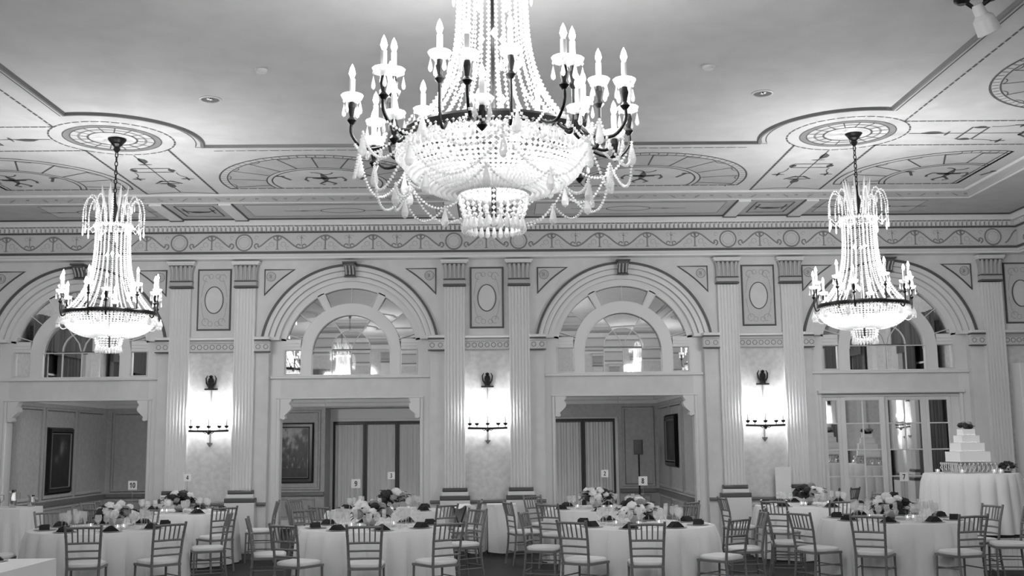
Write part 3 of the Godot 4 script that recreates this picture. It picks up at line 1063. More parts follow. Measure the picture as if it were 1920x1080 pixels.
# ------------------------------------------------------------------ painted ceiling
func paint_ceiling(ceil: Node3D) -> void:
	# plan coordinates: x to the right, y away from the camera; facing down
	var xf := Transform3D(Basis(Vector3(1, 0, 0), Vector3(0, 0, -1), Vector3(0, -1, 0)), Vector3(0, CEIL - 0.003, 0))
	var xf2 := Transform3D(xf.basis, Vector3(0, CEIL - 0.0015, 0))
	var yc := (-(ZB + ZF)) / 2            # mid depth of the hall
	var ry := 13.56                        # depth of the far rosettes
	var rx := 4.74
	# dark border of the plain field, bulging round the rosettes
	var m := MB.new()
	for e in [[0.0, 0.045], [0.085, 0.014]]:
		var off: float = e[0]
		var R := 1.115 - off
		var bx := 4.93 + off
		var by := 13.9 + off
		var path := []
		for q in 4:
			var sx := 1.0 if q == 0 or q == 3 else -1.0
			var fy := 1.0 if q < 2 else -1.0
			var c := pt(sx * rx, ry if fy > 0 else 2 * yc - ry)
			var ey := by if fy > 0 else 2 * yc - by
			# from the long edge to the side edge round the rosette
			var dy := ey - c.y
			var dx := bx - rx
			var p0 := pt(c.x - sx * sqrt(R * R - dy * dy), ey)
			var p1 := pt(sx * bx, c.y - fy * sqrt(R * R - dx * dx))
			var a0 := (p0 - c).angle()
			var a1 := (p1 - c).angle()
			var d := wrapf(a1 - a0, -PI, PI)
			var seq := arc(c, R, a0, a0 + d, 26)
			if q == 1 or q == 3:
				seq.reverse()
			path.append_array(seq)
		# order: right far (edge->side), left far reversed..., made to run round
		var right_far := path.slice(0, 27)
		var left_far := path.slice(27, 54)
		var left_near := path.slice(54, 81)
		var right_near := path.slice(81, 108)
		var loop := []
		right_far.reverse()            # side -> far edge
		loop.append_array(right_far)
		left_far.reverse()             # far edge -> side
		loop.append_array(left_far)
		left_near.reverse()            # side -> near edge
		loop.append_array(left_near)
		right_near.reverse()
		loop.append_array(right_near)
		if off == 0.0:
			var rim := MB.new()
			rim.relief(loop, 0.062, 0.034, Transform3D(xf.basis, Vector3(0, CEIL, 0)), true)
			put("border_moulding", rim, M.rail_wood, ceil)
		else:
			m.paint(loop, e[1], xf, true)
	put("painted_border", m, M.painted_line, ceil)
	# thin dashed line beyond it
	m = MB.new()
	m.lw = 1.4
	dashes(m, pt(-3.6, 14.17), pt(3.6, 14.17), 0.014, xf)
	for s in [-1.0, 1.0]:
		dashes(m, pt(s * 5.28, 13.0), pt(s * 5.28, -0.5), 0.018, xf)
	put("dashed_border", m, M.painted_line, ceil)
	for s in [-1.0, 1.0]:
		for c in [pt(s * rx, ry), pt(s * rx, 2 * yc - ry)]:
			rosette(ceil, xf, xf2, c)
		# strips running from the rosette to the wall and to the side
		var sp := MB.new()
		sp.lw = 1.45
		for dx in [-0.55, 0.55]:
			dashes(sp, pt(s * rx + dx, ry + 0.52), pt(s * rx + dx, 16.68), 0.024, xf, 0.09, 0.012)
			dashes(sp, pt(s * (rx + 0.52), ry + dx), pt(s * 7.6, ry + dx), 0.022, xf, 0.09, 0.012)
		sp.paint(bow(pt(s * rx - 0.55, 16.68), pt(s * rx + 0.55, 16.68), -0.12), 0.014, xf)
		put("painted_strip", sp, M.painted_line, ceil)
		var o := MB.new()
		o.lw = 1.5
		grotesque(o, xf, pt(s * rx, ry + 0.8), 0.0)
		put("painted_grotesque", o, M.painted_line, ceil)
		o = MB.new()
		o.lw = 1.5
		grotesque(o, xf, pt(s * (rx + 0.8), ry), -s * PI / 2)
		put("painted_grotesque", o, M.painted_line, ceil)
	# fans: over the arches, in the corners and along the sides
	for x in [-2.36, 2.36]:
		fan(ceil, xf, xf2, pt(x, 16.0), 1.58, 0.0, 0.34, -99)
	for s in [-1.0, 1.0]:
		fan(ceil, xf, xf2, pt(s * 6.95, 16.0), 1.58, 0.0, 0.34, s * 7.33)
		for d in [11.15, 7.5, 3.9]:
			fan(ceil, xf, xf2, pt(s * 7.1, d), 1.45, -s * PI / 2, 0.3, -99)
	# downlights and detectors
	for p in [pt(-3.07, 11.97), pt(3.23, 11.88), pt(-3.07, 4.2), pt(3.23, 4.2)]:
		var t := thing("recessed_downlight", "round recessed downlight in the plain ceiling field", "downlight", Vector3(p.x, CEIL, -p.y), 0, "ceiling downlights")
		var r := MB.new()
		r.lathe([pt(0.125, 0.001), pt(0.125, -0.008), pt(0.105, -0.012), pt(0.10, -0.002)], 24)
		put("trim_ring", r, M.white_metal, t)
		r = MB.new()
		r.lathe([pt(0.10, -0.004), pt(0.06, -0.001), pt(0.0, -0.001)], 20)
		put("recess_shade", r, M.gilding, t)  # flat disc, its dark colour stands for shade inside the opening
		r = MB.new()
		r.lathe([pt(0.0, -0.012), pt(0.03, -0.010), pt(0.045, -0.001)], 12)
		put("lens", r, M.silver, t)
	for p in [pt(-2.28, 11.0), pt(2.44, 10.98)]:
		var t := thing("smoke_detector", "small white disc detector on the plain ceiling field", "detector", Vector3(p.x, CEIL, -p.y), 0, "ceiling detectors")
		var r := MB.new()
		r.lathe([pt(0.0, -0.035), pt(0.05, -0.032), pt(0.062, -0.018), pt(0.065, 0.0)], 20)
		put("housing", r, M.white_metal, t)
		r = MB.new()
		r.lathe([pt(0.07, 0.001), pt(0.07, -0.006), pt(0.063, -0.008)], 20)
		put("base_ring", r, M.white_metal, t)


func dashes(m: MB, a: Vector2, b: Vector2, w: float, xf: Transform3D, on := 0.12, gap := 0.03) -> void:
	var l := a.distance_to(b)
	var d := (b - a) / l
	var t := 0.0
	while t < l:
		m.paint([a + d * t, a + d * minf(t + on, l)], w, xf)
		t += on + gap


func bow(a: Vector2, b: Vector2, sag: float) -> Array:
	var out := []
	var nrm := Vector2(-(b - a).y, (b - a).x).normalized()
	for i in 13:
		var t := i / 12.0
		out.append(a.lerp(b, t) + nrm * sag * (1.0 - pow(2 * t - 1, 2)))
	return out


func ring(m: MB, c: Vector2, r: float, w: float, xf: Transform3D, seg := 56) -> void:
	m.paint(arc(c, r, 0, TAU * (seg - 1) / seg, seg - 1), w, xf, true)


func rosette(ceil: Node3D, xf: Transform3D, xf2: Transform3D, c: Vector2) -> void:
	var m := MB.new()
	m.lw = 1.3
	for k in 40:
		m.paint(arc(c, 0.765, TAU * k / 40, TAU * (k + 0.8) / 40, 3), 0.018, xf)
	ring(m, c, 0.60, 0.012, xf)
	ring(m, c, 0.515, 0.014, xf)
	ring(m, c, 0.30, 0.02, xf)
	for k in 16:
		var d := Vector2.from_angle(TAU * k / 16)
		m.paint([c + d * 0.31, c + d * 0.51], 0.012, xf)
	put("painted_rosette", m, M.painted_line, ceil)
	m = MB.new()
	ring(m, c, 0.558, 0.07, xf2)
	ring(m, c, 0.41, 0.03, xf2)
	put("rosette_tone", m, M.painted_mid, ceil)


func blob(m: MB, c: Vector2, rx: float, ry: float, xf: Transform3D, turn := 0.0) -> void:
	var p := PackedVector2Array()
	for k in 14:
		var a := TAU * k / 14
		p.append(c + pt(cos(a) * rx, sin(a) * ry * (0.8 + 0.2 * cos(3 * a))).rotated(turn))
	m.fill(p, xf)


# painted tablet, birds and tripod along a strip, growing outward from p
func grotesque(m: MB, xf: Transform3D, p: Vector2, turn: float) -> void:
	var f := xf * Transform3D(Basis(Vector3.BACK, turn), Vector3(p.x, p.y, 0))
	m.paint([pt(0, 0), pt(0, 2.2)], 0.012, f)
	blob(m, pt(0.03, 0.30), 0.06, 0.17, f)
	blob(m, pt(0.0, 0.50), 0.10, 0.025, f)
	m.paint(rect(-0.27, 0.27, 0.72, 0.93), 0.022, f, true)
	for s in [-1.0, 1.0]:
		blob(m, pt(s * 0.27, 0.83), 0.05, 0.10, f)
		blob(m, pt(s * 0.36, 1.33), 0.10, 0.03, f)
		m.paint([pt(s * 0.36, 1.22), pt(s * 0.36, 1.42)], 0.02, f)
		m.paint(bow(pt(s * 0.30, 0.95), pt(s * 0.36, 1.25), 0.03 * s), 0.01, f)
		m.paint([pt(s * 0.05, 1.45), pt(s * 0.20, 1.62)], 0.025, f)
	blob(m, pt(0, 1.62), 0.16, 0.035, f)
	blob(m, pt(0, 1.75), 0.06, 0.16, f)
	blob(m, pt(0, 1.48), 0.12, 0.03, f)


# a shell shaped fan painted on the ceiling; the base is tail metres beyond the centre
func fan(ceil: Node3D, xf: Transform3D, xf2: Transform3D, c: Vector2, R: float, turn: float, tail: float, cut: float) -> void:
	var g := xf * Transform3D(Basis(Vector3.BACK, turn), Vector3(c.x, c.y, 0))
	var g2 := xf2 * Transform3D(Basis(Vector3.BACK, turn), Vector3(c.x, c.y, 0))
	var lim := func(q: Vector2) -> Vector2:   # keeps the fan off the moulding at the side
		if cut < -50:
			return q
		return pt(minf(q.x, cut - c.x) if cut > 0 else maxf(q.x, cut - c.x), q.y)
	var a0 := PI + asin(-tail / R) * -1.0
	var m := MB.new()
	m.lw = 1.5
	var tone := MB.new()
	for e in [[R, 0.018], [R - 0.11, 0.014], [R * 0.57, 0.014], [R * 0.52, 0.016]]:
		var r: float = e[0]
		var aa := asin(minf(0.98, tail / r))
		var pts := arc(Vector2.ZERO, r, aa, -PI - aa, 40).map(lim)
		m.paint(pts, e[1], g)
	var xl := -sqrt(R * R - tail * tail)
	var base := [pt(xl, tail), pt(-xl, tail)].map(lim)
	dashes(m, base[0], base[1], 0.024, g, 0.12, 0.02)
	if cut > -50:
		var e: float = cut - c.x
		var h := sqrt(maxf(0.01, R * R - e * e))
		dashes(m, pt(e, tail), pt(e, -h), 0.03, g, 0.08, 0.02)
		dashes(m, pt(e * 0.82, tail), pt(e * 0.82, -sqrt(R * R - e * e * 0.67)), 0.014, g, 0.2, 0.01)
	for k in 11:
		var a := lerpf(0.16, -PI - 0.16, k / 10.0)
		var d := Vector2.from_angle(a)
		var q0: Vector2 = lim.call(d * R * 0.58)
		var q1: Vector2 = lim.call(d * (R - 0.13))
		if q0.distance_to(q1) > 0.1 and (cut < -50 or absf(q1.x - d.x * (R - 0.13)) < 0.01):
			m.paint([q0, q1], 0.016, g)
			m.paint(bow(q1.rotated(0.0), (Vector2.from_angle(a + 0.14) * (R - 0.13)), 0.03), 0.01, g)
	for k in 44:
		var a := lerpf(0.2, -PI - 0.2, k / 43.0)
		var d := Vector2.from_angle(a)
		var q1: Vector2 = d * (R - 0.02)
		if cut < -50 or absf(q1.x) < absf(cut - c.x):
			m.paint([d * (R - 0.09), q1], 0.008, g)
	# the medallion: a figure with spread arms and two attendants
	blob(m, pt(0, -0.28), 0.19, 0.06, g)
	blob(m, pt(0, -0.30), 0.05, 0.28, g)
	for s in [-1.0, 1.0]:
		m.paint([pt(s * 0.05, -0.30), pt(s * 0.26, -0.34), pt(s * 0.30, -0.20), pt(s * 0.27, -0.1)], 0.028, g)
		m.paint([pt(0, -0.12), pt(s * 0.12, 0.06), pt(s * 0.06, 0.12)], 0.03, g)
		m.paint(bow(pt(0, -0.5), pt(s * 0.16, -0.62), 0.04), 0.018, g)
		m.paint([pt(s * 0.62, -0.40), pt(s * 0.52, -0.18)], 0.028, g)
		blob(m, pt(s * 0.64, -0.42), 0.08, 0.035, g)
	put("painted_fan", m, M.painted_line, ceil)
	# toned field between the spokes
	var field := PackedVector2Array()
	var aa2 := asin(minf(0.98, tail / (R - 0.11)))
	for q in arc(Vector2.ZERO, R - 0.12, aa2, -PI - aa2, 36):
		field.append(lim.call(q))
	var r2 := R * 0.58
	var ab := asin(minf(0.98, tail / r2))
	for q in arc(Vector2.ZERO, r2, -PI - ab, ab, 30):
		field.append(lim.call(q))
	if cut < -50:
		tone.fill(field, g2)
		put("fan_tone", tone, M.soffit_paint, ceil)


func paint_soffit(so: Node3D) -> void:
	var xf := Transform3D(Basis(Vector3(1, 0, 0), Vector3(0, 0, -1), Vector3(0, -1, 0)), Vector3(0, SOFFIT - 0.004, 0))
	var y0 := 16.93
	var y1 := 17.93
	# cross ribs over every pilaster, a bordered tablet between a pair, long panels between
	for i in PILASTERS.size():
		var x: float = PILASTERS[i]
		if absf(x) > 7.6:
			continue
		var m := MB.new()
		m.bb(x - 0.10, x + 0.10, SOFFIT - 0.035, SOFFIT, -18.06, -16.86)
		put("soffit_rib", m, M.trim, so)
		m = MB.new()
		m.bb(x - 0.115, x - 0.1, SOFFIT - 0.02, SOFFIT, -18.06, -16.86)
		m.bb(x + 0.1, x + 0.115, SOFFIT - 0.02, SOFFIT, -18.06, -16.86)
		m.bb(x - 0.115, x + 0.115, SOFFIT - 0.045, SOFFIT - 0.0, -18.07, -18.02)
		put("rib_line", m, M.gilding, so)
	for pr in [[-5.23, -4.13], [-0.553, 0.553], [4.148, 5.24]]:
		var m := MB.new()
		m.paint(rect(pr[0] + 0.24, pr[1] - 0.24, y0 + 0.12, y1 - 0.1), 0.03, xf, true)
		var cx: float = (pr[0] + pr[1]) / 2
		blob(m, pt(cx, 17.5), 0.16, 0.07, xf)
		for s in [-1.0, 1.0]:
			m.paint(bow(pt(cx, 17.5), pt(cx + s * 0.26, 17.35), 0.05 * s), 0.03, xf)
			m.paint([pt(cx + s * 0.22, 17.2), pt(cx + s * 0.22, 17.6)], 0.025, xf)
		put("soffit_tablet", m, M.painted_line, so)
	for pr in [[-7.4, -5.23], [-4.13, -0.553], [0.553, 4.148], [5.24, 7.4]]:
		var m := MB.new()
		m.paint(rect(pr[0] + 0.26, pr[1] - 0.26, y0 + 0.07, y1 - 0.08), 0.018, xf, true)
		var cx: float = (pr[0] + pr[1]) / 2
		var ov := []
		for k in 30:
			ov.append(pt(cx + cos(TAU * k / 30) * 0.36, 17.45 + sin(TAU * k / 30) * 0.17))
		m.paint(ov, 0.022, xf, true)
		for s in [-1.0, 1.0]:
			m.paint([pt(cx + s * 0.38, 17.45), pt(cx + s * 0.95, 17.45)], 0.02, xf)
			blob(m, pt(cx + s * 0.62, 17.45), 0.09, 0.03, xf)
		put("soffit_panel_line", m, M.painted_line, so)
		var tn := MB.new()
		tn.fill(PackedVector2Array(rect(pr[0] + 0.27, pr[1] - 0.27, y0 + 0.08, y1 - 0.09)), Transform3D(xf.basis, Vector3(0, SOFFIT - 0.002, 0)))
		put("soffit_panel", tn, M.panel_ground, so)
	# leafy marks along the cove above the soffit
	var cv := MB.new()
	for k in 34:
		var x := -7.4 + k * 0.45
		cv.box(Vector3(x, 5.63, -16.772), Vector3(0.16, 0.014, 0.01), Basis(Vector3.BACK, 0.5 if k % 2 == 0 else -0.5))
		cv.box(Vector3(x + 0.2, 5.63, -16.772), Vector3(0.05, 0.03, 0.01))
	put("cove_leaf_row", cv, M.soft_gilding, so).set_meta("kind", "stuff")


# ------------------------------------------------------------------ the room beyond the arches
func build_alcove() -> void:
	var x0 := -8.25
	var x1 := 3.62
	var zb := -23.6
	var z0 := ZB - 0.36
	var h := 2.74
	var m := MB.new()
	m.bb(x0 - 0.3, x1 + 0.3, h, h + 0.2, zb - 0.3, z0)
	struct("ceiling_alcove", m, M.ceiling_paint, "low plaster ceiling of the side room beyond the arches", "ceiling")
	m = MB.new()
	m.bb(x0 - 0.3, x0, 0, h, zb - 0.3, z0)
	var wl := struct("wall_alcove_left", m, M.alcove_paper, "papered side room wall carrying the tall dark painting", "wall")
	m = MB.new()
	m.bb(x1, x1 + 0.3, 0, h, zb - 0.3, z0)
	var wr := struct("wall_alcove_right", m, M.alcove_paper, "papered side room wall beside the loudspeaker", "wall")
	# far wall with two openings holding the curtained doors
	m = MB.new()
	var p := PackedVector2Array([pt(x0, h), pt(x0, 0), pt(-3.56, 0), pt(-3.56, 2.55), pt(-1.30, 2.55), pt(-1.30, 0), pt(0.55, 0), pt(0.55, 2.30), pt(2.78, 2.30), pt(2.78, 0), pt(x1, 0), pt(x1, h)])
	m.prism(p, zb - 0.9, zb)
	var wb := struct("wall_alcove_back", m, M.alcove_paper, "papered far wall of the side room with curtained doors", "wall")
	for e in [[-3.56, -1.30, 2.30, 0.75, 3, 1], [0.55, 2.78, 2.30, 0.2, 3, 2]]:
		curtained_doors(e[0], e[1], e[2], zb - e[3], e[4], e[5])
	# trim: crown, dado rail, skirting, upright panel mouldings
	var tr := MB.new()
	var dr := MB.new()
	for seg in [[x0, -3.56], [-1.30, 0.55], [2.78, x1]]:
		dr.slab(seg[0], seg[1], 0.68, 0.77, zb, zb + 0.05, 0.015)
	dr.bb(x0, x0 + 0.05, 0.68, 0.77, zb, z0)
	dr.bb(x1 - 0.05, x1, 0.68, 0.77, zb, z0)
	struct("trim_12", dr, M.rail_wood, "dark dado rail running round the side room", "moulding")
	for y in [[2.58, 2.66, 0.04], [2.66, h, 0.08], [0.0, 0.18, 0.03]]:
		for seg in [[x0, -3.56], [-1.30, 0.55], [2.78, x1]]:
			tr.slab(seg[0], seg[1], y[0], y[1], zb, zb + y[2], 0.01)
		if y[0] > 2.0:
			tr.slab(-3.56, -1.30, y[0], y[1], zb, zb + y[2], 0.01)
			tr.slab(0.55, 2.78, y[0], y[1], zb, zb + y[2], 0.01)
		tr.bb(x0, x0 + y[2], y[0], y[1], zb, z0)
		tr.bb(x1 - y[2], x1, y[0], y[1], zb, z0)
	struct("trim_11", tr, M.trim, "crown moulding and skirting of the side room", "moulding")
	var on := Transform3D(Basis.IDENTITY, Vector3(0, 0, zb))
	for e in [[x0 + 0.15, -6.9], [-6.7, -5.0], [-4.75, -3.68], [2.88, x1 - 0.1]]:
		var f := MB.new()
		f.relief(rect(e[0], e[1], 0.84, 2.48), 0.07, 0.025, on, true)
		f.relief(rect(e[0] + 0.1, e[1] - 0.1, 0.26, 0.62), 0.04, 0.02, on, true)
		put("panel_moulding", f, M.alcove_paper, wb)
	for k in 3:
		var za := zb + 0.25 + k * 1.55
		var lf := Transform3D(Basis(Vector3(0, 0, 1), Vector3.UP, Vector3(1, 0, 0)), Vector3(x0, 0, 0))
		var rf := Transform3D(Basis(Vector3(0, 0, 1), Vector3.UP, Vector3(-1, 0, 0)), Vector3(x1, 0, 0))
		var f := MB.new()
		f.relief(rect(za, za + 1.38, 0.84, 2.48), 0.07, 0.025, lf, true)
		f.relief(rect(za, za + 1.38, 0.26, 0.62), 0.04, 0.02, lf, true)
		put("panel_moulding", f, M.alcove_paper, wl)
		f = MB.new()
		f.relief(rect(za, za + 1.38, 0.84, 2.48), 0.07, 0.025, rf, true)
		f.relief(rect(za, za + 1.38, 0.26, 0.62), 0.04, 0.02, rf, true)
		put("panel_moulding", f, M.alcove_paper, wr)
	# paintings
	painting("dark portrait painting in a wide black frame on the side room wall", Vector3(x0 + 0.03, 1.52, -21.05), PI / 2, 1.15, 1.25, 1)
	painting("dark landscape painting with pale sky in a black frame", Vector3(-4.2, 1.60, zb + 0.04), 0.0, 0.82, 1.28, 2)
	painting("narrow looking dark painting hung near the loudspeaker", Vector3(x1 - 0.03, 1.78, -21.5), -PI / 2, 1.35, 1.02, 3)
	# loudspeaker on a pole
	var st := thing("speaker_stand", "thin black pole stand holding the loudspeaker", "stand", Vector3(3.06, 0, -22.5))
	var q := MB.new()
	q.tube([Vector3(0, 0.1, 0), Vector3(0, 1.50, 0)], 0.018, 8)
	put("pole", q, M.black, st)
	for k in 3:
		q = MB.new()
		var d := Vector3(cos(TAU * k / 3 + 0.4), 0, sin(TAU * k / 3 + 0.4))
		q.tube([Vector3(0, 0.55, 0), d * 0.42 + Vector3(0, 0.02, 0)], 0.014, 6)
		put("leg", q, M.black, st)
	var sp := thing("loudspeaker", "small black loudspeaker on a pole in the side room", "speaker", Vector3(3.06, 1.5, -22.5), -0.3)
	q = MB.new()
	q.prism(PackedVector2Array([pt(-0.09, -0.08), pt(0.09, -0.08), pt(0.075, 0.09), pt(-0.075, 0.09)]), 0.0, 0.30, Transform3D(Basis(Vector3(1, 0, 0), Vector3(0, 0, -1), Vector3(0, 1, 0)), Vector3.ZERO))
	put("cabinet", q, M.black, sp)
	q = MB.new()
	q.box(Vector3(0, 0.15, 0.083), Vector3(0.15, 0.26, 0.008))
	put("grille", q, M.frame_black, sp)


func curtained_doors(x0: float, x1: float, h: float, z: float, n: int, idx: int) -> void:
	var f := MB.new()
	f.bb(x0, x1, h, h + 0.27, z - 0.06, z + 0.02)
	f.bb(x0, x0 + 0.06, 0, h, z - 0.06, z + 0.02)
	f.bb(x1 - 0.06, x1, 0, h, z - 0.06, z + 0.02)
	f.slab(x0, x1, h - 0.03, h + 0.03, z - 0.06, z + 0.05, 0.01)
	var root := struct("door_%d" % (idx + 1), f, M.trim, ["", "curtained glass doors in the deep recess beside the landscape painting", "curtained glass doors beside the loudspeaker"][idx], "door")
	var bk := MB.new()
	bk.bb(x0, x1, 0, h + 0.2, z - 0.14, z - 0.1)
	put("backing", bk, M.drape, root)
	var w := (x1 - x0 - 0.12) / n
	for k in n:
		var a := x0 + 0.06 + w * k
		var m := MB.new()
		m.slab(a, a + 0.05, 0.02, h - 0.03, z - 0.03, z + 0.015, 0.005)
		m.slab(a + w - 0.05, a + w, 0.02, h - 0.03, z - 0.03, z + 0.015, 0.005)
		m.slab(a + 0.05, a + w - 0.05, h - 0.09, h - 0.03, z - 0.03, z + 0.015, 0.005)
		m.slab(a + 0.05, a + w - 0.05, 0.02, 0.25, z - 0.03, z + 0.015, 0.005)
		var leaf := put("leaf", m, M.dark_wood, root)
		m = MB.new()
		for y in [0.78, 1.3, 1.78]:
			m.slab(a + 0.05, a + w - 0.05, y - 0.012, y + 0.012, z - 0.028, z - 0.008, 0.004)
		put("glazing_bar", m, M.trim, leaf)
		m = MB.new()
		pleats(m, a + 0.05, a + w - 0.05, 0.25, h - 0.08, z + 0.0, 0.014, 9)
		put("curtain", m, M.curtain, leaf)
		m = MB.new()
		m.tube([Vector3(a + 0.045, h - 0.1, z + 0.025), Vector3(a + w - 0.045, h - 0.1, z + 0.025)], 0.006, 6)
		put("curtain_rod", m, M.bronze, leaf)


func painting(label: String, at: Vector3, turn: float, w: float, h: float, kind: int) -> void:
	var t := thing("framed_painting", label, "painting", at, turn)
	var f := MB.new()
	var on := Transform3D.IDENTITY
	f.relief(rect(-w / 2 + 0.06, w / 2 - 0.06, -h / 2 + 0.06, h / 2 - 0.06), 0.12, 0.05, on, true)
	put("frame", f, M.frame_black, t)
	f = MB.new()
	f.relief(rect(-w / 2 + 0.115, w / 2 - 0.115, -h / 2 + 0.115, h / 2 - 0.115), 0.02, 0.045, on, true)
	put("gilt_slip", f, M.soft_gilding, t)
	var q := QuadMesh.new()
	q.size = Vector2(w - 0.2, h - 0.2)
	var im := Image.create(96, 96, false, Image.FORMAT_RGB8)
	var nz := FastNoiseLite.new()
	nz.seed = 40 + kind
	nz.frequency = 0.035
	nz.fractal_octaves = 5
	for y in 96:
		for x in 96:
			var v := 0.14 + 0.10 * nz.get_noise_2d(x, y)
			var u := Vector2(x / 96.0 - 0.5, y / 96.0 - 0.5)
			if kind == 2:     # clouded sky over dark trees
				var sky := clampf((0.05 - u.y) * 3.0 + nz.get_noise_2d(x * 1.3, y * 1.3 + 200) * 1.6 - absf(u.x + 0.12) * 1.7, 0, 1)
				v += sky * 0.42
				if u.y > 0.1 and u.y < 0.3:
					v += clampf(nz.get_noise_2d(x * 6.0, y * 1.2 + 90) - 0.12, 0, 1) * 1.1
			elif kind == 1:   # a pale face and hands out of a dark ground
				v -= 0.03
				v += 0.36 * exp(-((u - Vector2(0.04, -0.2)) * Vector2(9, 7)).length_squared())
				v += 0.22 * exp(-((u - Vector2(-0.18, -0.02)) * Vector2(10, 12)).length_squared())
				v += 0.20 * exp(-((u - Vector2(0.22, -0.3)) * Vector2(8, 10)).length_squared()) * (0.6 + nz.get_noise_2d(x * 3, y * 3))
			else:
				v += 0.25 * exp(-((u - Vector2(0.0, -0.1)) * Vector2(5, 3)).length_squared()) * (0.7 + nz.get_noise_2d(x * 3, y * 3))
			im.set_pixel(x, y, grey(clampf(v, 0.03, 0.8)))
	var m := StandardMaterial3D.new()
	m.resource_name = "canvas_%d" % kind
	m.albedo_texture = ImageTexture.create_from_image(im)
	m.roughness = 0.45
	put("canvas", q, m, t, Vector3(0, 0, 0.02))


# ------------------------------------------------------------------ wall sconces
func sconce(x: float, z: float, turn: float, label: String, group := "", energy := 0.18, one_lamp := false) -> void:
	var t := thing("wall_sconce", label, "sconce", Vector3(x, 2.02, z), turn, group)
	var m := MB.new()
	m.slab(-0.012, 0.012, -0.20, 0.70, 0, 0.012, 0.004)
	put("backplate", m, M.soft_gilding, t)
	m = MB.new()   # eagle-like finial with spread feet
	m.lathe([pt(0.0, 0.70), pt(0.05, 0.71), pt(0.04, 0.76), pt(0.055, 0.82), pt(0.045, 0.87), pt(0.025, 0.89), pt(0.035, 0.92), pt(0.0, 0.94)], 10, Transform3D(Basis.IDENTITY, Vector3(0, 0, 0.06)))
	m.bb(-0.105, 0.105, 0.685, 0.71, 0, 0.07)
	for s in [-1.0, 1.0]:
		m.tube([Vector3(s * 0.02, 0.72, 0.06), Vector3(s * 0.075, 0.80, 0.055), Vector3(s * 0.085, 0.88, 0.05), Vector3(s * 0.06, 0.93, 0.05)], [0.016, 0.014, 0.012, 0.006], 6)
	put("finial", m, M.bronze, t)
	m = MB.new()
	m.tube([Vector3(-0.335, 0, 0.12), Vector3(0, -0.008, 0.12), Vector3(0.335, 0, 0.12)], 0.019, 8)
	m.tube([Vector3(0, 0, 0.0), Vector3(0, 0, 0.12)], 0.014, 8)
	m.lathe([pt(0.0, -0.07), pt(0.015, -0.06), pt(0.035, -0.03), pt(0.02, 0.0), pt(0.0, 0.01)], 10, Transform3D(Basis.IDENTITY, Vector3(0, 0, 0.12)))
	for s in [-1.0, 1.0]:
		m.tube([Vector3(0, -0.01, 0.12), Vector3(s * 0.06, -0.045, 0.12), Vector3(s * 0.1, -0.01, 0.12)], 0.007, 6)
	put("arm_bar", m, M.bronze, t)
	m = MB.new()
	m.lathe([pt(0.0, -0.27), pt(0.02, -0.25), pt(0.045, -0.215), pt(0.05, -0.20), pt(0.0, -0.20)], 10, Transform3D(Basis.IDENTITY, Vector3(0, 0, 0.03)))
	put("pendant_boss", m, M.soft_gilding, t)
	for k in 5:
		var cx: float = [-0.30, -0.18, 0.0, 0.18, 0.30][k]
		m = MB.new()
		m.lathe([pt(0.006, 0.0), pt(0.006, 0.04), pt(0.03, 0.052), pt(0.042, 0.085), pt(0.0, 0.075)], 10)
		var cup := put("candle_cup", m, M.bronze, t, Vector3(cx, 0, 0.12))
		m = MB.new()
		m.lathe([pt(0.013, 0.07), pt(0.013, 0.20), pt(0.0, 0.202)], 10)
		put("candle", m, M.candle_wax, cup)
		m = MB.new()
		m.lathe([pt(0.007, 0.198), pt(0.016, 0.23), pt(0.01, 0.255), pt(0.0, 0.275)], 6)
		put("bulb", m, M.bulb, cup)
		if not one_lamp and k % 2 == 0:
			lamp(cup, Vector3(0, 0.235, 0), energy * 5.0 / 3.0, 0.012)
		elif one_lamp and k == 2:
			lamp(cup, Vector3(0, 0.235, 0), energy * 5.0, 0.015)


# ------------------------------------------------------------------ chandeliers
# a smooth curve through the points
func smooth(p: Array, per := 4) -> Array:
	var out := []
	for i in p.size() - 1:
		for k in per:
			out.append(p[i].cubic_interpolate(p[i + 1], p[maxi(i - 1, 0)], p[mini(i + 2, p.size() - 1)], float(k) / per))
	out.append(p[p.size() - 1])
	return out


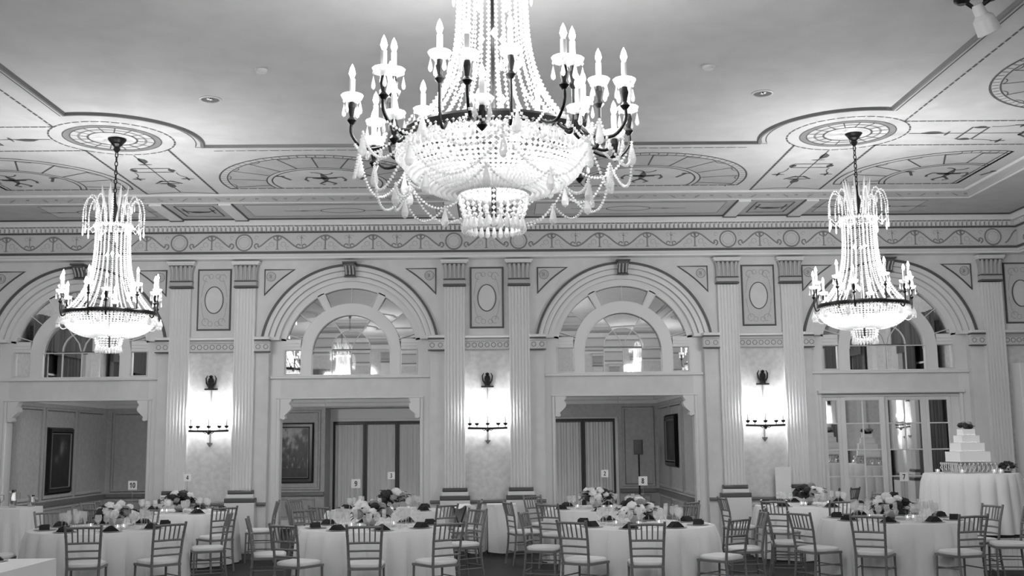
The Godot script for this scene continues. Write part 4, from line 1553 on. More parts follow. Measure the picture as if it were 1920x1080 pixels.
func candle_arm(root: Node3D, a: float, r0: float, y0: float, r: float, ycup: float, ch: float, energy: float, dark: bool, k: float) -> void:
	var d := Vector3(cos(a), 0, sin(a))
	var arm := MB.new()
	arm.tube(smooth([Vector3(r0, y0, 0), Vector3(lerpf(r0, r, 0.35), y0 - 0.05 * k, 0), Vector3(lerpf(r0, r, 0.75), y0 - 0.06 * k, 0), Vector3(r, y0 + 0.01 * k, 0), Vector3(r, (ycup + y0) / 2, 0), Vector3(r, ycup - 0.02 * k, 0)]), 0.009 * k, 6)
	arm.lathe([pt(0.0, -0.13 * k), pt(0.012 * k, -0.12 * k), pt(0.028 * k, -0.10 * k), pt(0.012 * k, -0.08 * k), pt(0.022 * k, -0.03 * k), pt(0.016 * k, 0.0)], 8, Transform3D(Basis.IDENTITY, Vector3(r, ycup - 0.01 * k, 0)))
	var turn := Basis(Vector3.UP, -a)
	var node := put("candle_arm", arm, M.bronze, root, Vector3.ZERO, turn)
	var m := MB.new()
	m.lathe([pt(0.012 * k, -0.01 * k), pt(0.05 * k, 0.005 * k), pt(0.062 * k, 0.03 * k), pt(0.056 * k, 0.035 * k), pt(0.02 * k, 0.012 * k)], 12)
	put("drip_pan", m, M.crystal, node, Vector3(r, ycup, 0))
	m = MB.new()
	m.lathe([pt(0.0155 * k, 0.0), pt(0.0155 * k, ch), pt(0.0, ch + 0.002)], 10)
	put("candle", m, M.candle_wax, node, Vector3(r, ycup, 0))
	m = MB.new()
	m.lathe([pt(0.008 * k, 0.0), pt(0.019 * k, 0.03 * k), pt(0.012 * k, 0.06 * k), pt(0.0, 0.085 * k)], 7)
	var b := put("bulb", m, M.bulb, node, Vector3(r, ycup + ch, 0))
	if energy > 0:
		lamp(b, Vector3(0, 0.035 * k, 0), energy, 0.02)
	# drops under the pan: single ones where they are large, else one small cluster
	var one := MB.new()
	m = MB.new()
	for j in 4:
		var q := Vector3(cos(TAU * j / 4 + 0.6), 0, sin(TAU * j / 4 + 0.6)) * 0.052 * k + Vector3.UP * 0.005 * k
		if dark:
			one = MB.new()
			one.bead(q, Vector3.DOWN, 0.008 * k, 0.012 * k)
			one.drop(q + Vector3.DOWN * 0.014 * k, 0.012 * k, 0.075 * k)
			put("pan_drop", one, M.crystal, node, Vector3(r, ycup, 0))
		else:
			m.bead(q, Vector3.DOWN, 0.008 * k, 0.012 * k)
			m.drop(q + Vector3.DOWN * 0.014 * k, 0.012 * k, 0.075 * k)
	if not dark:
		put("pan_drops", m, M.crystal, node, Vector3(r, ycup, 0)).set_meta("kind", "stuff")


# c: heights above the lowest point
func chandelier(label: String, group: String, at: Vector3, c: Dictionary) -> Node3D:
	var t := thing("crystal_chandelier", label, "chandelier", at, 0, group)
	t.set_meta("stem", "crystal_chandelier")
	var k: float = c.k
	# metalwork
	var m := MB.new()
	m.lathe([pt(0.10 * k, c.ceil), pt(0.115 * k, c.ceil - 0.015), pt(0.105 * k, c.ceil - 0.03), pt(0.08 * k, c.ceil - 0.06), pt(0.07 * k, c.ceil - 0.08), pt(0.035 * k, c.ceil - 0.11), pt(0.045 * k, c.ceil - 0.14), pt(0.02 * k, c.ceil - 0.18), pt(0.0, c.ceil - 0.18)], 20)
	put("ceiling_canopy", m, M.bronze, t)
	var y: float = c.ceil - 0.18
	var i := 0
	while y > c.crown + 0.05:
		m = MB.new()
		var lp := []
		for q in 11:
			lp.append(Vector3(cos(TAU * q / 10) * 0.017, sin(TAU * q / 10) * 0.036, 0))
		m.tube(lp, 0.0065, 5)
		put("chain_link", m, M.bronze, t, Vector3(0, y - 0.035, 0), Basis(Vector3.UP, PI / 2 * (i % 2)))
		y -= 0.058
		i += 1
	m = MB.new()
	m.lathe([pt(0.0, 0.05), pt(0.02, 0.06), pt(0.015, c.rim - 0.1), pt(0.03, c.rim), pt(0.012, c.rim + 0.05), pt(0.012, c.top), pt(0.05, c.top + 0.03), pt(0.02, c.top + 0.1), pt(0.045, c.crown - 0.12), pt(0.02, c.crown - 0.05), pt(0.012, c.crown + 0.06), pt(0.0, c.crown + 0.06)], 12)
	put("stem", m, M.bronze, t)
	m = MB.new()
	m.lathe([pt(c.rim_r, c.rim - 0.03 * k), pt(c.rim_r + 0.016, c.rim - 0.02 * k), pt(c.rim_r + 0.016, c.rim + 0.015 * k), pt(c.rim_r + 0.004, c.rim + 0.03 * k), pt(c.rim_r - 0.02, c.rim + 0.03 * k), pt(c.rim_r - 0.02, c.rim - 0.03 * k), pt(c.rim_r, c.rim - 0.03 * k)], 48)
	for q in 4:
		var d := Vector3(cos(TAU * q / 4), 0, sin(TAU * q / 4))
		m.tube([d * 0.02 + Vector3.UP * c.rim, d * (c.rim_r - 0.01) + Vector3.UP * c.rim], 0.007, 5)
	put("rim_band", m, M.bronze, t)
	# collar under the crown
	m = MB.new()
	m.lathe([pt(c.top_r - 0.01, c.top - 0.012), pt(c.top_r + 0.012, c.top - 0.008), pt(c.top_r + 0.012, c.top + 0.02), pt(c.top_r - 0.01, c.top + 0.022), pt(c.top_r - 0.01, c.top - 0.012)], 32)
	put("collar_ring", m, M.soft_gilding, t)
	m = MB.new()
	for q in 44:
		var d := Vector3(cos(TAU * q / 44), 0, sin(TAU * q / 44))
		m.bead(d * (c.top_r + 0.02) + Vector3.UP * (c.top + 0.005), Vector3.UP, 0.016 * k, 0.034 * k)
	put("collar_crystals", m, M.crystal, t)
	# tent of bead strands
	var path := []
	for q in 15:
		var s := q / 14.0
		path.append(Vector3(lerpf(c.top_r, c.rim_r * 0.95, pow(s, 3.6)), lerpf(c.top, c.rim + 0.03, s), 0))
	m = MB.new()
	m.beads(path, 0.027 * k, 0.0125 * k, 1.05)
	var strand := m.mesh()
	for q in c.strands:
		put("bead_strand", strand, M.crystal, t, Vector3.ZERO, Basis(Vector3.UP, TAU * q / c.strands))
	# bowl of prism strands
	path = []
	for q in 11:
		var s := q / 10.0
		var a := s * PI / 2
		path.append(Vector3(lerpf(c.bowl_r, c.rim_r, cos(a)), lerpf(c.rim - 0.02, c.bowl, sin(a)), 0))
	m = MB.new()
	m.beads(path, 0.029 * k, 0.0215 * k, 0.85)
	var bs := m.mesh()
	for q in c.bowl_strands:
		put("bowl_strand", bs, M.crystal, t, Vector3.ZERO, Basis(Vector3.UP, TAU * q / c.bowl_strands))
	# drops along the rim
	m = MB.new()
	m.bead(Vector3(c.rim_r + 0.012, c.rim - 0.035 * k, 0), Vector3.DOWN, 0.011 * k, 0.014 * k)
	m.drop(Vector3(c.rim_r + 0.012, c.rim - 0.046 * k, 0), 0.013 * k, 0.065 * k)
	var fd := m.mesh()
	for q in c.fringe:
		put("rim_drop", fd, M.crystal, t, Vector3.ZERO, Basis(Vector3.UP, TAU * (q + 0.5) / c.fringe))
	# lower basket
	m = MB.new()
	m.lathe([pt(c.bowl_r, c.bowl + 0.01), pt(c.bowl_r + 0.012, c.bowl), pt(c.bowl_r, c.bowl - 0.012), pt(c.bowl_r - 0.012, c.bowl), pt(c.bowl_r, c.bowl + 0.01)], 28)
	put("basket_ring", m, M.soft_gilding, t)
	path = []
	for q in 7:
		var s := q / 6.0
		path.append(Vector3(lerpf(c.bowl_r, c.base_r, pow(s, 1.4)), lerpf(c.bowl, 0.075 * k, s), 0))
	m = MB.new()
	m.beads(path, 0.030 * k, 0.0135 * k, 1.0)
	m.drop(Vector3(c.base_r + 0.012, 0.09 * k, 0), 0.016 * k, 0.085 * k)
	var ks := m.mesh()
	for q in c.base_strands:
		put("basket_strand", ks, M.crystal, t, Vector3.ZERO, Basis(Vector3.UP, TAU * q / c.base_strands))
	m = MB.new()
	path = []
	for q in 5:
		path.append(Vector3(lerpf(c.base_r, 0.02, q / 4.0), 0.085 * k - 0.03 * k * sin(q / 4.0 * PI / 2), 0))
	m.beads(path, 0.028 * k, 0.013 * k, 1.0)
	var us := m.mesh()
	for q in 14:
		put("under_strand", us, M.crystal, t, Vector3.ZERO, Basis(Vector3.UP, TAU * q / 14))
	# crown of curling plumes with drops
	for q in c.plumes:
		m = MB.new()
		var pl := []
		for e in 11:
			var s := e / 10.0
			var aa := lerpf(PI * 1.0, -0.35, s)
			var rm: float = (c.crown_r - c.top_r * 0.95) / 2
			pl.append(Vector3(c.top_r * 0.95 + rm + cos(aa) * rm, c.top + 0.12 + sin(aa) * (c.crown - c.top - 0.12), 0))
		m.beads([Vector3(c.top_r * 0.95, c.top + 0.02, 0)] + pl, 0.03, 0.012, 1.5)
		m.drop(pl[10], 0.013, 0.17)
		m.drop(pl[8], 0.010, 0.13)
		m.drop(pl[3] + Vector3(0, -0.02, 0), 0.010, 0.12)
		m.beads([pl[10] + Vector3(0, -0.02, 0), Vector3(c.crown_r * 0.8, c.top - 0.06, 0), Vector3(c.top_r + 0.02, c.top + 0.01, 0)], 0.024, 0.010, 1.0)
		put("crown_plume", m, M.crystal, t, Vector3.ZERO, Basis(Vector3.UP, TAU * (q + 0.5) / c.plumes))
	# upright spears round the stem
	for q in 8:
		m = MB.new()
		m.lathe([pt(0.0, 0.0), pt(0.008, 0.02), pt(0.016, 0.30), pt(0.012, 0.40), pt(0.0, 0.50)], 6, Transform3D(Basis(Vector3.BACK, -0.16), Vector3(c.top_r * 0.45, c.top + 0.05, 0)))
		put("crown_spear", m, M.crystal, t, Vector3.ZERO, Basis(Vector3.UP, TAU * q / 8))
	# candle arms
	for tier in c.tiers:
		for q in tier.n:
			candle_arm(t, TAU * (q + tier.phase) / tier.n, c.rim_r * 0.98, c.rim, tier.r, tier.cup, c.candle, tier.e * 2.0 if q % 2 == 0 else 0.0, k > 1.1, k)
	# bead garlands between the outer arms
	if c.has("swags"):
		for sw in c.swags:
			var n: int = sw.n
			var a1: float = TAU / n
			path = []
			for e in 15:
				var s := e / 14.0
				var rr: float = lerpf(sw.r0, sw.r1, s)
				path.append(Vector3(cos(a1 * s) * rr, lerpf(sw.y0, sw.y1, s) - sw.sag * (1.0 - pow(2 * s - 1, 2)), sin(a1 * s) * rr))
			m = MB.new()
			m.beads(path, 0.021 * k, 0.0105 * k, 1.0)
			if sw.get("drop", 0.0) > 0:
				m.drop(path[0], 0.03, sw.drop)
			var gm := m.mesh()
			for q in n:
				put("garland", gm, M.crystal, t, Vector3.ZERO, Basis(Vector3.UP, TAU * (q + sw.phase) / n))
	# lamps inside the tent and the bowl
	for e in c.inner:
		m = MB.new()
		m.lathe([pt(0.0, -0.035), pt(0.026, 0.0), pt(0.0, 0.04)], 6)
		for q in 3:
			var d: Vector3 = Vector3(cos(TAU * q / 3 + e[0]), 0, sin(TAU * q / 3 + e[0])) * e[1]
			var b := put("inner_bulb", m.mesh(), M.bulb, t, d + Vector3.UP * e[0])
			if q == 0:
				lamp(b, Vector3.ZERO, e[2] * 3.0, 0.024)
	return t


func build_chandeliers() -> void:
	var small := {
		"k": 1.0, "ceil": CEIL - 2.93, "crown": 1.98, "top": 1.61, "top_r": 0.21, "rim": 0.49, "rim_r": 0.555,
		"bowl": 0.21, "bowl_r": 0.17, "base_r": 0.14, "crown_r": 0.37, "strands": 26, "bowl_strands": 84, "fringe": 72, "base_strands": 24,
		"plumes": 12, "candle": 0.15,
		"tiers": [{"n": 6, "r": 0.63, "cup": 0.71, "phase": 0.25, "e": 0.40}, {"n": 6, "r": 0.56, "cup": 0.80, "phase": 0.62, "e": 0.40}],
		"swags": [{"n": 12, "r0": 0.62, "r1": 0.62, "y0": 0.42, "y1": 0.42, "sag": 0.10, "phase": 0.25, "drop": 0.10}],
		"inner": [[0.33, 0.16, 0.04], [0.72, 0.09, 0.03], [1.25, 0.07, 0.015]],
	}
	var g := "crystal tent chandeliers"
	var a := chandelier("small crystal tent chandelier hanging above table ten", g, Vector3(-4.68, 2.93, -13.56), small)
	copy(a, Vector3(4.82, 2.95, -13.56), 0.3, "small crystal tent chandelier hanging above table seven", g)
	copy(a, Vector3(-4.68, 2.93, -1.34), 0.1, "small crystal tent chandelier over the unseen half of the hall by the drapes", g)
	copy(a, Vector3(4.82, 2.93, -1.34), 0.5, "small crystal tent chandelier over the unseen half of the hall by the drapes", g)
	var big := {
		"k": 1.3, "ceil": CEIL - 3.23, "crown": 2.28, "top": 1.93, "top_r": 0.25, "rim": 0.67, "rim_r": 0.67,
		"bowl": 0.30, "bowl_r": 0.25, "base_r": 0.20, "crown_r": 0.42, "strands": 30, "bowl_strands": 96, "fringe": 80, "base_strands": 28,
		"plumes": 12, "candle": 0.16,
		"tiers": [{"n": 10, "r": 0.76, "cup": 1.05, "phase": 0.25, "e": 0.20}, {"n": 10, "r": 1.0, "cup": 0.93, "phase": 0.75, "e": 0.20}, {"n": 8, "r": 0.86, "cup": 0.68, "phase": 0.1, "e": 0.16}],
		"swags": [
			{"n": 10, "r0": 0.98, "r1": 0.98, "y0": 0.62, "y1": 0.62, "sag": 0.24, "phase": 0.75, "drop": 0.17},
			{"n": 8, "r0": 0.84, "r1": 0.84, "y0": 0.50, "y1": 0.50, "sag": 0.26, "phase": 0.1, "drop": 0.17},
			{"n": 10, "r0": 0.76, "r1": 0.98, "y0": 0.70, "y1": 0.62, "sag": 0.16, "phase": 0.25},
			{"n": 10, "r0": 0.70, "r1": 0.70, "y0": 0.33, "y1": 0.33, "sag": 0.14, "phase": 0.4, "drop": 0.16},
		],
		"inner": [[0.46, 0.22, 0.07], [0.95, 0.12, 0.06], [1.45, 0.09, 0.05]],
	}
	chandelier("large central crystal chandelier with tiers of candles and long bead garlands", "", Vector3(0.17, 3.23, -7.5), big)


# ------------------------------------------------------------------ furniture
func make_chair() -> Node3D:
	var t := thing("ballroom_chair", "", "chair")
	t.set_meta("stem", "ballroom_chair")
	# faces -z; origin on the floor under the seat
	for s in [-1.0, 1.0]:
		var m := MB.new()
		var pts := [Vector3(s * 0.175, 0.0, 0.235), Vector3(s * 0.168, 0.25, 0.20), Vector3(s * 0.168, 0.46, 0.185), Vector3(s * 0.178, 0.70, 0.215), Vector3(s * 0.191, 0.918, 0.27)]
		m.tube(pts, 0.0155, 7)
		for y in [0.12, 0.34, 0.56, 0.80]:
			for q in pts.size() - 1:
				if pts[q].y <= y and pts[q + 1].y > y:
					var p: Vector3 = pts[q].lerp(pts[q + 1], (y - pts[q].y) / (pts[q + 1].y - pts[q].y))
					m.lathe([pt(0.015, -0.008), pt(0.020, 0.0), pt(0.015, 0.008)], 7, Transform3D(Basis.IDENTITY, p))
		put("back_post", m, M.chair_wood, t)
		m = MB.new()
		m.tube([Vector3(s * 0.19, 0.0, -0.195), Vector3(s * 0.188, 0.43, -0.185)], [0.011, 0.0145], 7)
		for y in [0.1, 0.28]:
			m.lathe([pt(0.012, -0.008), pt(0.017, 0.0), pt(0.012, 0.008)], 7, Transform3D(Basis.IDENTITY, Vector3(s * 0.189, y, -0.19)))
		put("leg", m, M.chair_wood, t)
		for y in [0.17, 0.30]:
			m = MB.new()
			m.tube([Vector3(s * 0.189, y, -0.19), Vector3(s * 0.17, y, 0.205)], 0.008, 6)
			put("stretcher", m, M.chair_wood, t)
	for y in [0.15, 0.28]:
		var m := MB.new()
		m.tube([Vector3(-0.189, y, -0.19), Vector3(0.189, y, -0.19)], 0.008, 6)
		put("stretcher", m, M.chair_wood, t)
	var b := MB.new()
	b.tube([Vector3(-0.17, 0.2, 0.206), Vector3(0.17, 0.2, 0.206)], 0.008, 6)
	put("stretcher", b, M.chair_wood, t)
	for e in [[0.885, 0.262, 0.19, 0.0145], [0.715, 0.219, 0.18, 0.0125], [0.63, 0.206, 0.176, 0.0115], [0.55, 0.196, 0.172, 0.0115]]:
		b = MB.new()
		b.tube([Vector3(-e[2], e[0], e[1]), Vector3(0, e[0] + 0.004, e[1] + 0.02), Vector3(e[2], e[0], e[1])], e[3], 7)
		put("top_rail" if e[0] > 0.8 else "back_rail", b, M.chair_wood, t)
	for k in 5:
		var x := -0.118 + 0.059 * k
		b = MB.new()
		b.tube([Vector3(x * 0.96, 0.715, 0.236 - absf(x) * 0.1), Vector3(x, 0.885, 0.279 - absf(x) * 0.1)], 0.0085, 6)
		put("spindle", b, M.chair_wood, t)
	b = MB.new()
	b.prism(PackedVector2Array([pt(-0.205, -0.2), pt(0.205, -0.2), pt(0.18, 0.205), pt(-0.18, 0.205)]), 0.425, 0.452, Transform3D(Basis(Vector3(1, 0, 0), Vector3(0, 0, 1), Vector3(0, 1, 0)), Vector3.ZERO))
	put("seat_frame", b, M.chair_wood, t)
	# cushion: rounded loops
	b = MB.new()
	var loops := [[0.452, 0.965], [0.465, 1.02], [0.485, 1.01], [0.497, 0.90], [0.502, 0.6], [0.503, 0.0]]
	var ol := []
	for k in 28:
		var a := TAU * k / 28
		var x := signf(cos(a)) * pow(absf(cos(a)), 0.45)
		var z := signf(sin(a)) * pow(absf(sin(a)), 0.45)
		ol.append(Vector3(x * lerpf(0.205, 0.182, (z + 1) / 2), 0, z * 0.2))
	for q in loops.size() - 1:
		for k in 28:
			var k2 := (k + 1) % 28
			var p0: Vector3 = ol[k] * loops[q][1] + Vector3.UP * loops[q][0]
			var p1: Vector3 = ol[k2] * loops[q][1] + Vector3.UP * loops[q][0]
			var p2: Vector3 = ol[k2] * loops[q + 1][1] + Vector3.UP * loops[q + 1][0]
			var p3: Vector3 = ol[k] * loops[q + 1][1] + Vector3.UP * loops[q + 1][0]
			var up := clampf((q - 0.5) / 2.5, -0.3, 1.0)
			var na: Vector3 = (ol[k].normalized() * (1.0 - maxf(up, 0)) + Vector3.UP * up).normalized()
			var nb: Vector3 = (ol[k2].normalized() * (1.0 - maxf(up, 0)) + Vector3.UP * up).normalized()
			b.quads(p0, p1, p2, p3, na, nb, nb, na)
	put("cushion", b, M.cushion, t)
	return t


# round cloth falling to the floor in soft folds
func cloth_mesh(R: float, h: float, seed_: int, low := 0.015, folds := 22) -> ArrayMesh:
	var m := MB.new()
	var r := RandomNumberGenerator.new()
	r.seed = seed_
	var ph := r.randf() * TAU
	var seg := 300
	var rows := 11
	var at := func(i: int, k: int) -> Vector3:
		var a := TAU * k / seg
		if i == 0:
			return Vector3(0, h, 0)
		if i == 1:
			return Vector3(cos(a), 0, sin(a)) * (R - 0.02) + Vector3.UP * h
		if i == 2:
			return Vector3(cos(a), 0, sin(a)) * R + Vector3.UP * (h - 0.006)
		var t := (i - 2.0) / (rows - 2.0)
		# soft outward folds that meet in narrow creases
		var crease := absf(sin((a * folds + ph + 0.8 * sin(a * 3 + ph)) * 0.5))
		var w := pow(crease, 0.55) * 2.0 - 1.0
		var depth := 0.75 + 0.25 * sin(a * 5 + ph * 3)
		var rr := R + 0.012 + pow(t, 0.5) * (0.052 + 0.055 * w * depth) + 0.008 * t
		return Vector3(cos(a), 0, sin(a)) * rr + Vector3.UP * lerpf(h - 0.03, low, t)
	var P := []
	for i in rows + 1:
		var row := []
		for k in seg:
			row.append(at.call(i, k))
		P.append(row)
	var N := []
	for i in rows + 1:
		var row := []
		for k in seg:
			if i <= 1:
				row.append(Vector3.UP)
				continue
			var dk: Vector3 = P[i][(k + 1) % seg] - P[i][(k - 1 + seg) % seg]
			var di: Vector3 = P[mini(i + 1, rows)][k] - P[maxi(i - 1, 1)][k]
			var nn := dk.cross(di).normalized()
			var a := TAU * k / seg
			if nn.dot(Vector3(cos(a), 0.2, sin(a))) < 0:
				nn = -nn
			row.append(nn)
		N.append(row)
	for i in rows:
		for k in seg:
			var j := (k + 1) % seg
			if i == 0:
				m.tri(P[0][0], P[1][k], P[1][j], Vector3.UP, Vector3.UP, Vector3.UP)
			else:
				m.quads(P[i][k], P[i][j], P[i + 1][j], P[i + 1][k], N[i][k], N[i][j], N[i + 1][j], N[i + 1][k])
	return m.mesh()


func round_table(label: String, x: float, z: float, R: float, h: float, seed_: int, y := 0.0) -> Node3D:
	var t := thing("round_table", label, "table", Vector3(x, y, z))
	put("tablecloth", cloth_mesh(R, h, seed_), M.linen, t)
	var m := MB.new()
	m.lathe([pt(0.0, h - 0.04), pt(R - 0.015, h - 0.04), pt(R - 0.015, h - 0.012), pt(0.0, h - 0.012)], 40)
	put("tabletop", m, M.dark_wood, t)
	return t


var proto := {}


func spawn(kind: String, at: Vector3, turn: float, label: String, group: String) -> Node3D:
	if not proto.has(kind):
		var p := make_small(kind)
		p.set_meta("stem", kind)
		p.position = at
		p.rotation.y = turn
		p.set_meta("label", label)
		p.set_meta("group", group)
		proto[kind] = p
		return p
	return copy(proto[kind], at, turn, label, group)


func make_small(kind: String) -> Node3D:
	var m := MB.new()
	match kind:
		"water_goblet":
			var t := thing(kind, "", "glass")
			m.lathe([pt(0.034, 0.001), pt(0.034, 0.004), pt(0.006, 0.010), pt(0.004, 0.03), pt(0.005, 0.085), pt(0.02, 0.10), pt(0.037, 0.13), pt(0.041, 0.16), pt(0.037, 0.195), pt(0.0355, 0.195), pt(0.039, 0.16), pt(0.035, 0.132), pt(0.0, 0.105)], 12)
			put("bowl_and_stem", m, M.glass, t)
			m = MB.new()
			m.lathe([pt(0.0, 0.107), pt(0.034, 0.133), pt(0.037, 0.155), pt(0.0, 0.156)], 12)
			put("water", m, M.glass, t)
			return t
		"champagne_flute":
			var t := thing(kind, "", "glass")
			m.lathe([pt(0.03, 0.001), pt(0.03, 0.004), pt(0.005, 0.010), pt(0.004, 0.08), pt(0.012, 0.095), pt(0.024, 0.14), pt(0.0265, 0.19), pt(0.023, 0.235), pt(0.0215, 0.235), pt(0.0245, 0.19), pt(0.022, 0.14), pt(0.0, 0.10)], 12)
			put("bowl_and_stem", m, M.glass, t)
			return t
		"wine_glass":
			var t := thing(kind, "", "glass")
			m.lathe([pt(0.033, 0.001), pt(0.033, 0.004), pt(0.005, 0.010), pt(0.004, 0.09), pt(0.016, 0.10), pt(0.034, 0.125), pt(0.036, 0.16), pt(0.03, 0.205), pt(0.0285, 0.205), pt(0.034, 0.16), pt(0.032, 0.127), pt(0.0, 0.105)], 12)
			put("bowl_and_stem", m, M.glass, t)
			return t
		"place_setting_plate":
			var t := thing(kind, "", "plate")
			m.lathe([pt(0.0, 0.009), pt(0.085, 0.009), pt(0.092, 0.0095), pt(0.135, 0.011), pt(0.136, 0.009), pt(0.085, 0.001), pt(0.0, 0.001)], 24)
			put("rim_and_well", m, M.porcelain, t)
			m = MB.new()
			m.lathe([pt(0.126, 0.0107), pt(0.131, 0.0118), pt(0.136, 0.0107)], 24)
			put("rim_line", m, M.soft_gilding, t)
			return t
		"folded_napkin":
			var t := thing(kind, "", "napkin")
			m.prism(PackedVector2Array([pt(-0.095, 0.0), pt(0.095, 0.0), pt(0.06, 0.028), pt(0.012, 0.062), pt(-0.02, 0.058), pt(-0.07, 0.02)]), -0.05, 0.05)
			put("outer_fold", m, M.napkin, t)
			m = MB.new()
			m.prism(PackedVector2Array([pt(-0.07, 0.0), pt(0.08, 0.0), pt(0.03, 0.045), pt(-0.03, 0.05)]), 0.045, 0.068)
			put("inner_fold", m, M.napkin, t)
			return t
		"votive_candle":
			var t := thing(kind, "", "candle")
			m.lathe([pt(0.0, 0.004), pt(0.024, 0.004), pt(0.031, 0.06), pt(0.033, 0.06), pt(0.027, 0.001), pt(0.0, 0.001)], 12)
			put("glass_cup", m, M.glass, t)
			m = MB.new()
			m.lathe([pt(0.0, 0.03), pt(0.022, 0.03), pt(0.021, 0.006), pt(0.0, 0.006)], 12)
			put("wax", m, M.candle_wax, t)
			m = MB.new()
			m.lathe([pt(0.003, 0.032), pt(0.0055, 0.045), pt(0.0, 0.064)], 5)
			put("flame", m, M.flame, t)
			return t
	return null


func bloom_mesh(seed_: int) -> ArrayMesh:
	var m := MB.new()
	var r := RandomNumberGenerator.new()
	r.seed = seed_
	var ph := r.randf() * TAU
	var U := 14
	var V := 8
	var at := func(i: int, k: int) -> Vector3:
		var th := PI * i / V
		var a := TAU * k / U
		var rr := 1.0 + 0.14 * sin(a * 5 + th * 5 + ph) * sin(th) + 0.08 * sin(th * 9 + a)
		return Vector3(sin(th) * cos(a), cos(th) * 0.8, sin(th) * sin(a)) * rr
	for i in V:
		for k in U:
			var a: Vector3 = at.call(i, k)
			var b: Vector3 = at.call(i, k + 1)
			var c: Vector3 = at.call(i + 1, k + 1)
			var d: Vector3 = at.call(i + 1, k)
			var nn := (c - a).cross(d - b)
			if nn.length() < 1e-6:
				nn = a
			nn = nn.normalized()
			if nn.dot(a + b + c + d) < 0:
				nn = -nn
			m.quads(a, b, c, d, (nn + a).normalized(), (nn + b).normalized(), (nn + c).normalized(), (nn + d).normalized())
	return m.mesh()


func leaf_mesh() -> ArrayMesh:
	var m := MB.new()
	var mid := [Vector3(0, 0, 0), Vector3(0, 0.2, 0.35), Vector3(0, 0.22, 0.7), Vector3(0, 0.05, 1.0)]
	var hw := [0.02, 0.24, 0.2, 0.0]
	for i in 3:
		for s in [-1.0, 1.0]:
			var a: Vector3 = mid[i]
			var b: Vector3 = mid[i + 1]
			var c := b + Vector3(s * hw[i + 1], -0.06, 0)
			var d := a + Vector3(s * hw[i], -0.06, 0)
			var nn := (b - a).cross(c - a).normalized()
			if nn.y < 0:
				nn = -nn
			m.quad(a, b, c, d, nn)
	return m.mesh()


func centrepiece(label: String, at: Vector3, size: float, seed_: int, pale := 0.45) -> void:
	var t := thing("flower_centrepiece", label, "flowers", at)
	var r := RandomNumberGenerator.new()
	r.seed = seed_
	if not M.has("blooms"):
		M.blooms = [bloom_mesh(1), bloom_mesh(2), bloom_mesh(3)]
		M.leafmesh = leaf_mesh()
	var m := MB.new()
	m.lathe([pt(0.0, 0.002), pt(0.06, 0.002), pt(0.05, 0.02), pt(0.085, 0.06), pt(0.10, 0.12), pt(0.09, 0.12), pt(0.0, 0.10)], 16)
	put("vase", m, M.silver, t)
	# blooms on a low dome
	var n := 16
	for k in n:
		var f := (k + 0.5) / n
		var el := acos(1.0 - f * 0.92)
		var az := k * 2.39996 + r.randf() * 0.3
		var p := Vector3(sin(el) * cos(az) * 0.20, 0.135 + cos(el) * 0.15, sin(el) * sin(az) * 0.20) * size
		var s := r.randf_range(0.046, 0.076) * size
		var roll := r.randf()
		var mt = M.petal_white if roll < pale else (M.petal_grey if roll < pale + 0.2 else M.petal_dark)
		put("bloom", M.blooms[k % 3], mt, t, p, Basis(Vector3(r.randf() - 0.5, 1, r.randf() - 0.5).normalized(), r.randf() * TAU).scaled(Vector3.ONE * s))
	for k in 30:
		var az := k * 2.39996 + 0.8
		var el := r.randf_range(-0.35, 0.5)
		var b := Basis(Vector3.UP, az) * Basis(Vector3.RIGHT, -el)
		var l := r.randf_range(0.11, 0.165) * size
		put("leaf", M.leafmesh, M.leaf, t, Vector3(sin(az) * 0.13, 0.10 + r.randf() * 0.12, cos(az) * 0.13) * size, b.scaled(Vector3.ONE * l))


func number_stand(num: String, at: Vector3) -> void:
	var t := thing("table_number", "white card with a black numeral %s on a thin rod" % WORDS[num], "sign", at, 0, "")
	var m := MB.new()
	m.lathe([pt(0.0, 0.012), pt(0.03, 0.010), pt(0.04, 0.004), pt(0.04, 0.0), pt(0.0, 0.0)], 14)
	put("foot", m, M.silver, t)
	m = MB.new()
	m.tube([Vector3(0, 0.01, 0), Vector3(0, 0.46, 0)], 0.0028, 6)
	put("rod", m, M.silver, t)
	m = MB.new()
	m.box(Vector3(0, 0.51, 0.003), Vector3(0.112, 0.112, 0.004))
	put("card", m, M.card, t)
	var tm := TextMesh.new()
	tm.text = num
	tm.font = font("Droid Sans")
	tm.font_size = 20
	tm.pixel_size = 0.0045
	tm.depth = 0.002
	put("numeral", tm, M.ink, t, Vector3(0, 0.51, 0.0065), Basis.from_scale(Vector3(0.75, 1.05, 1.0)))


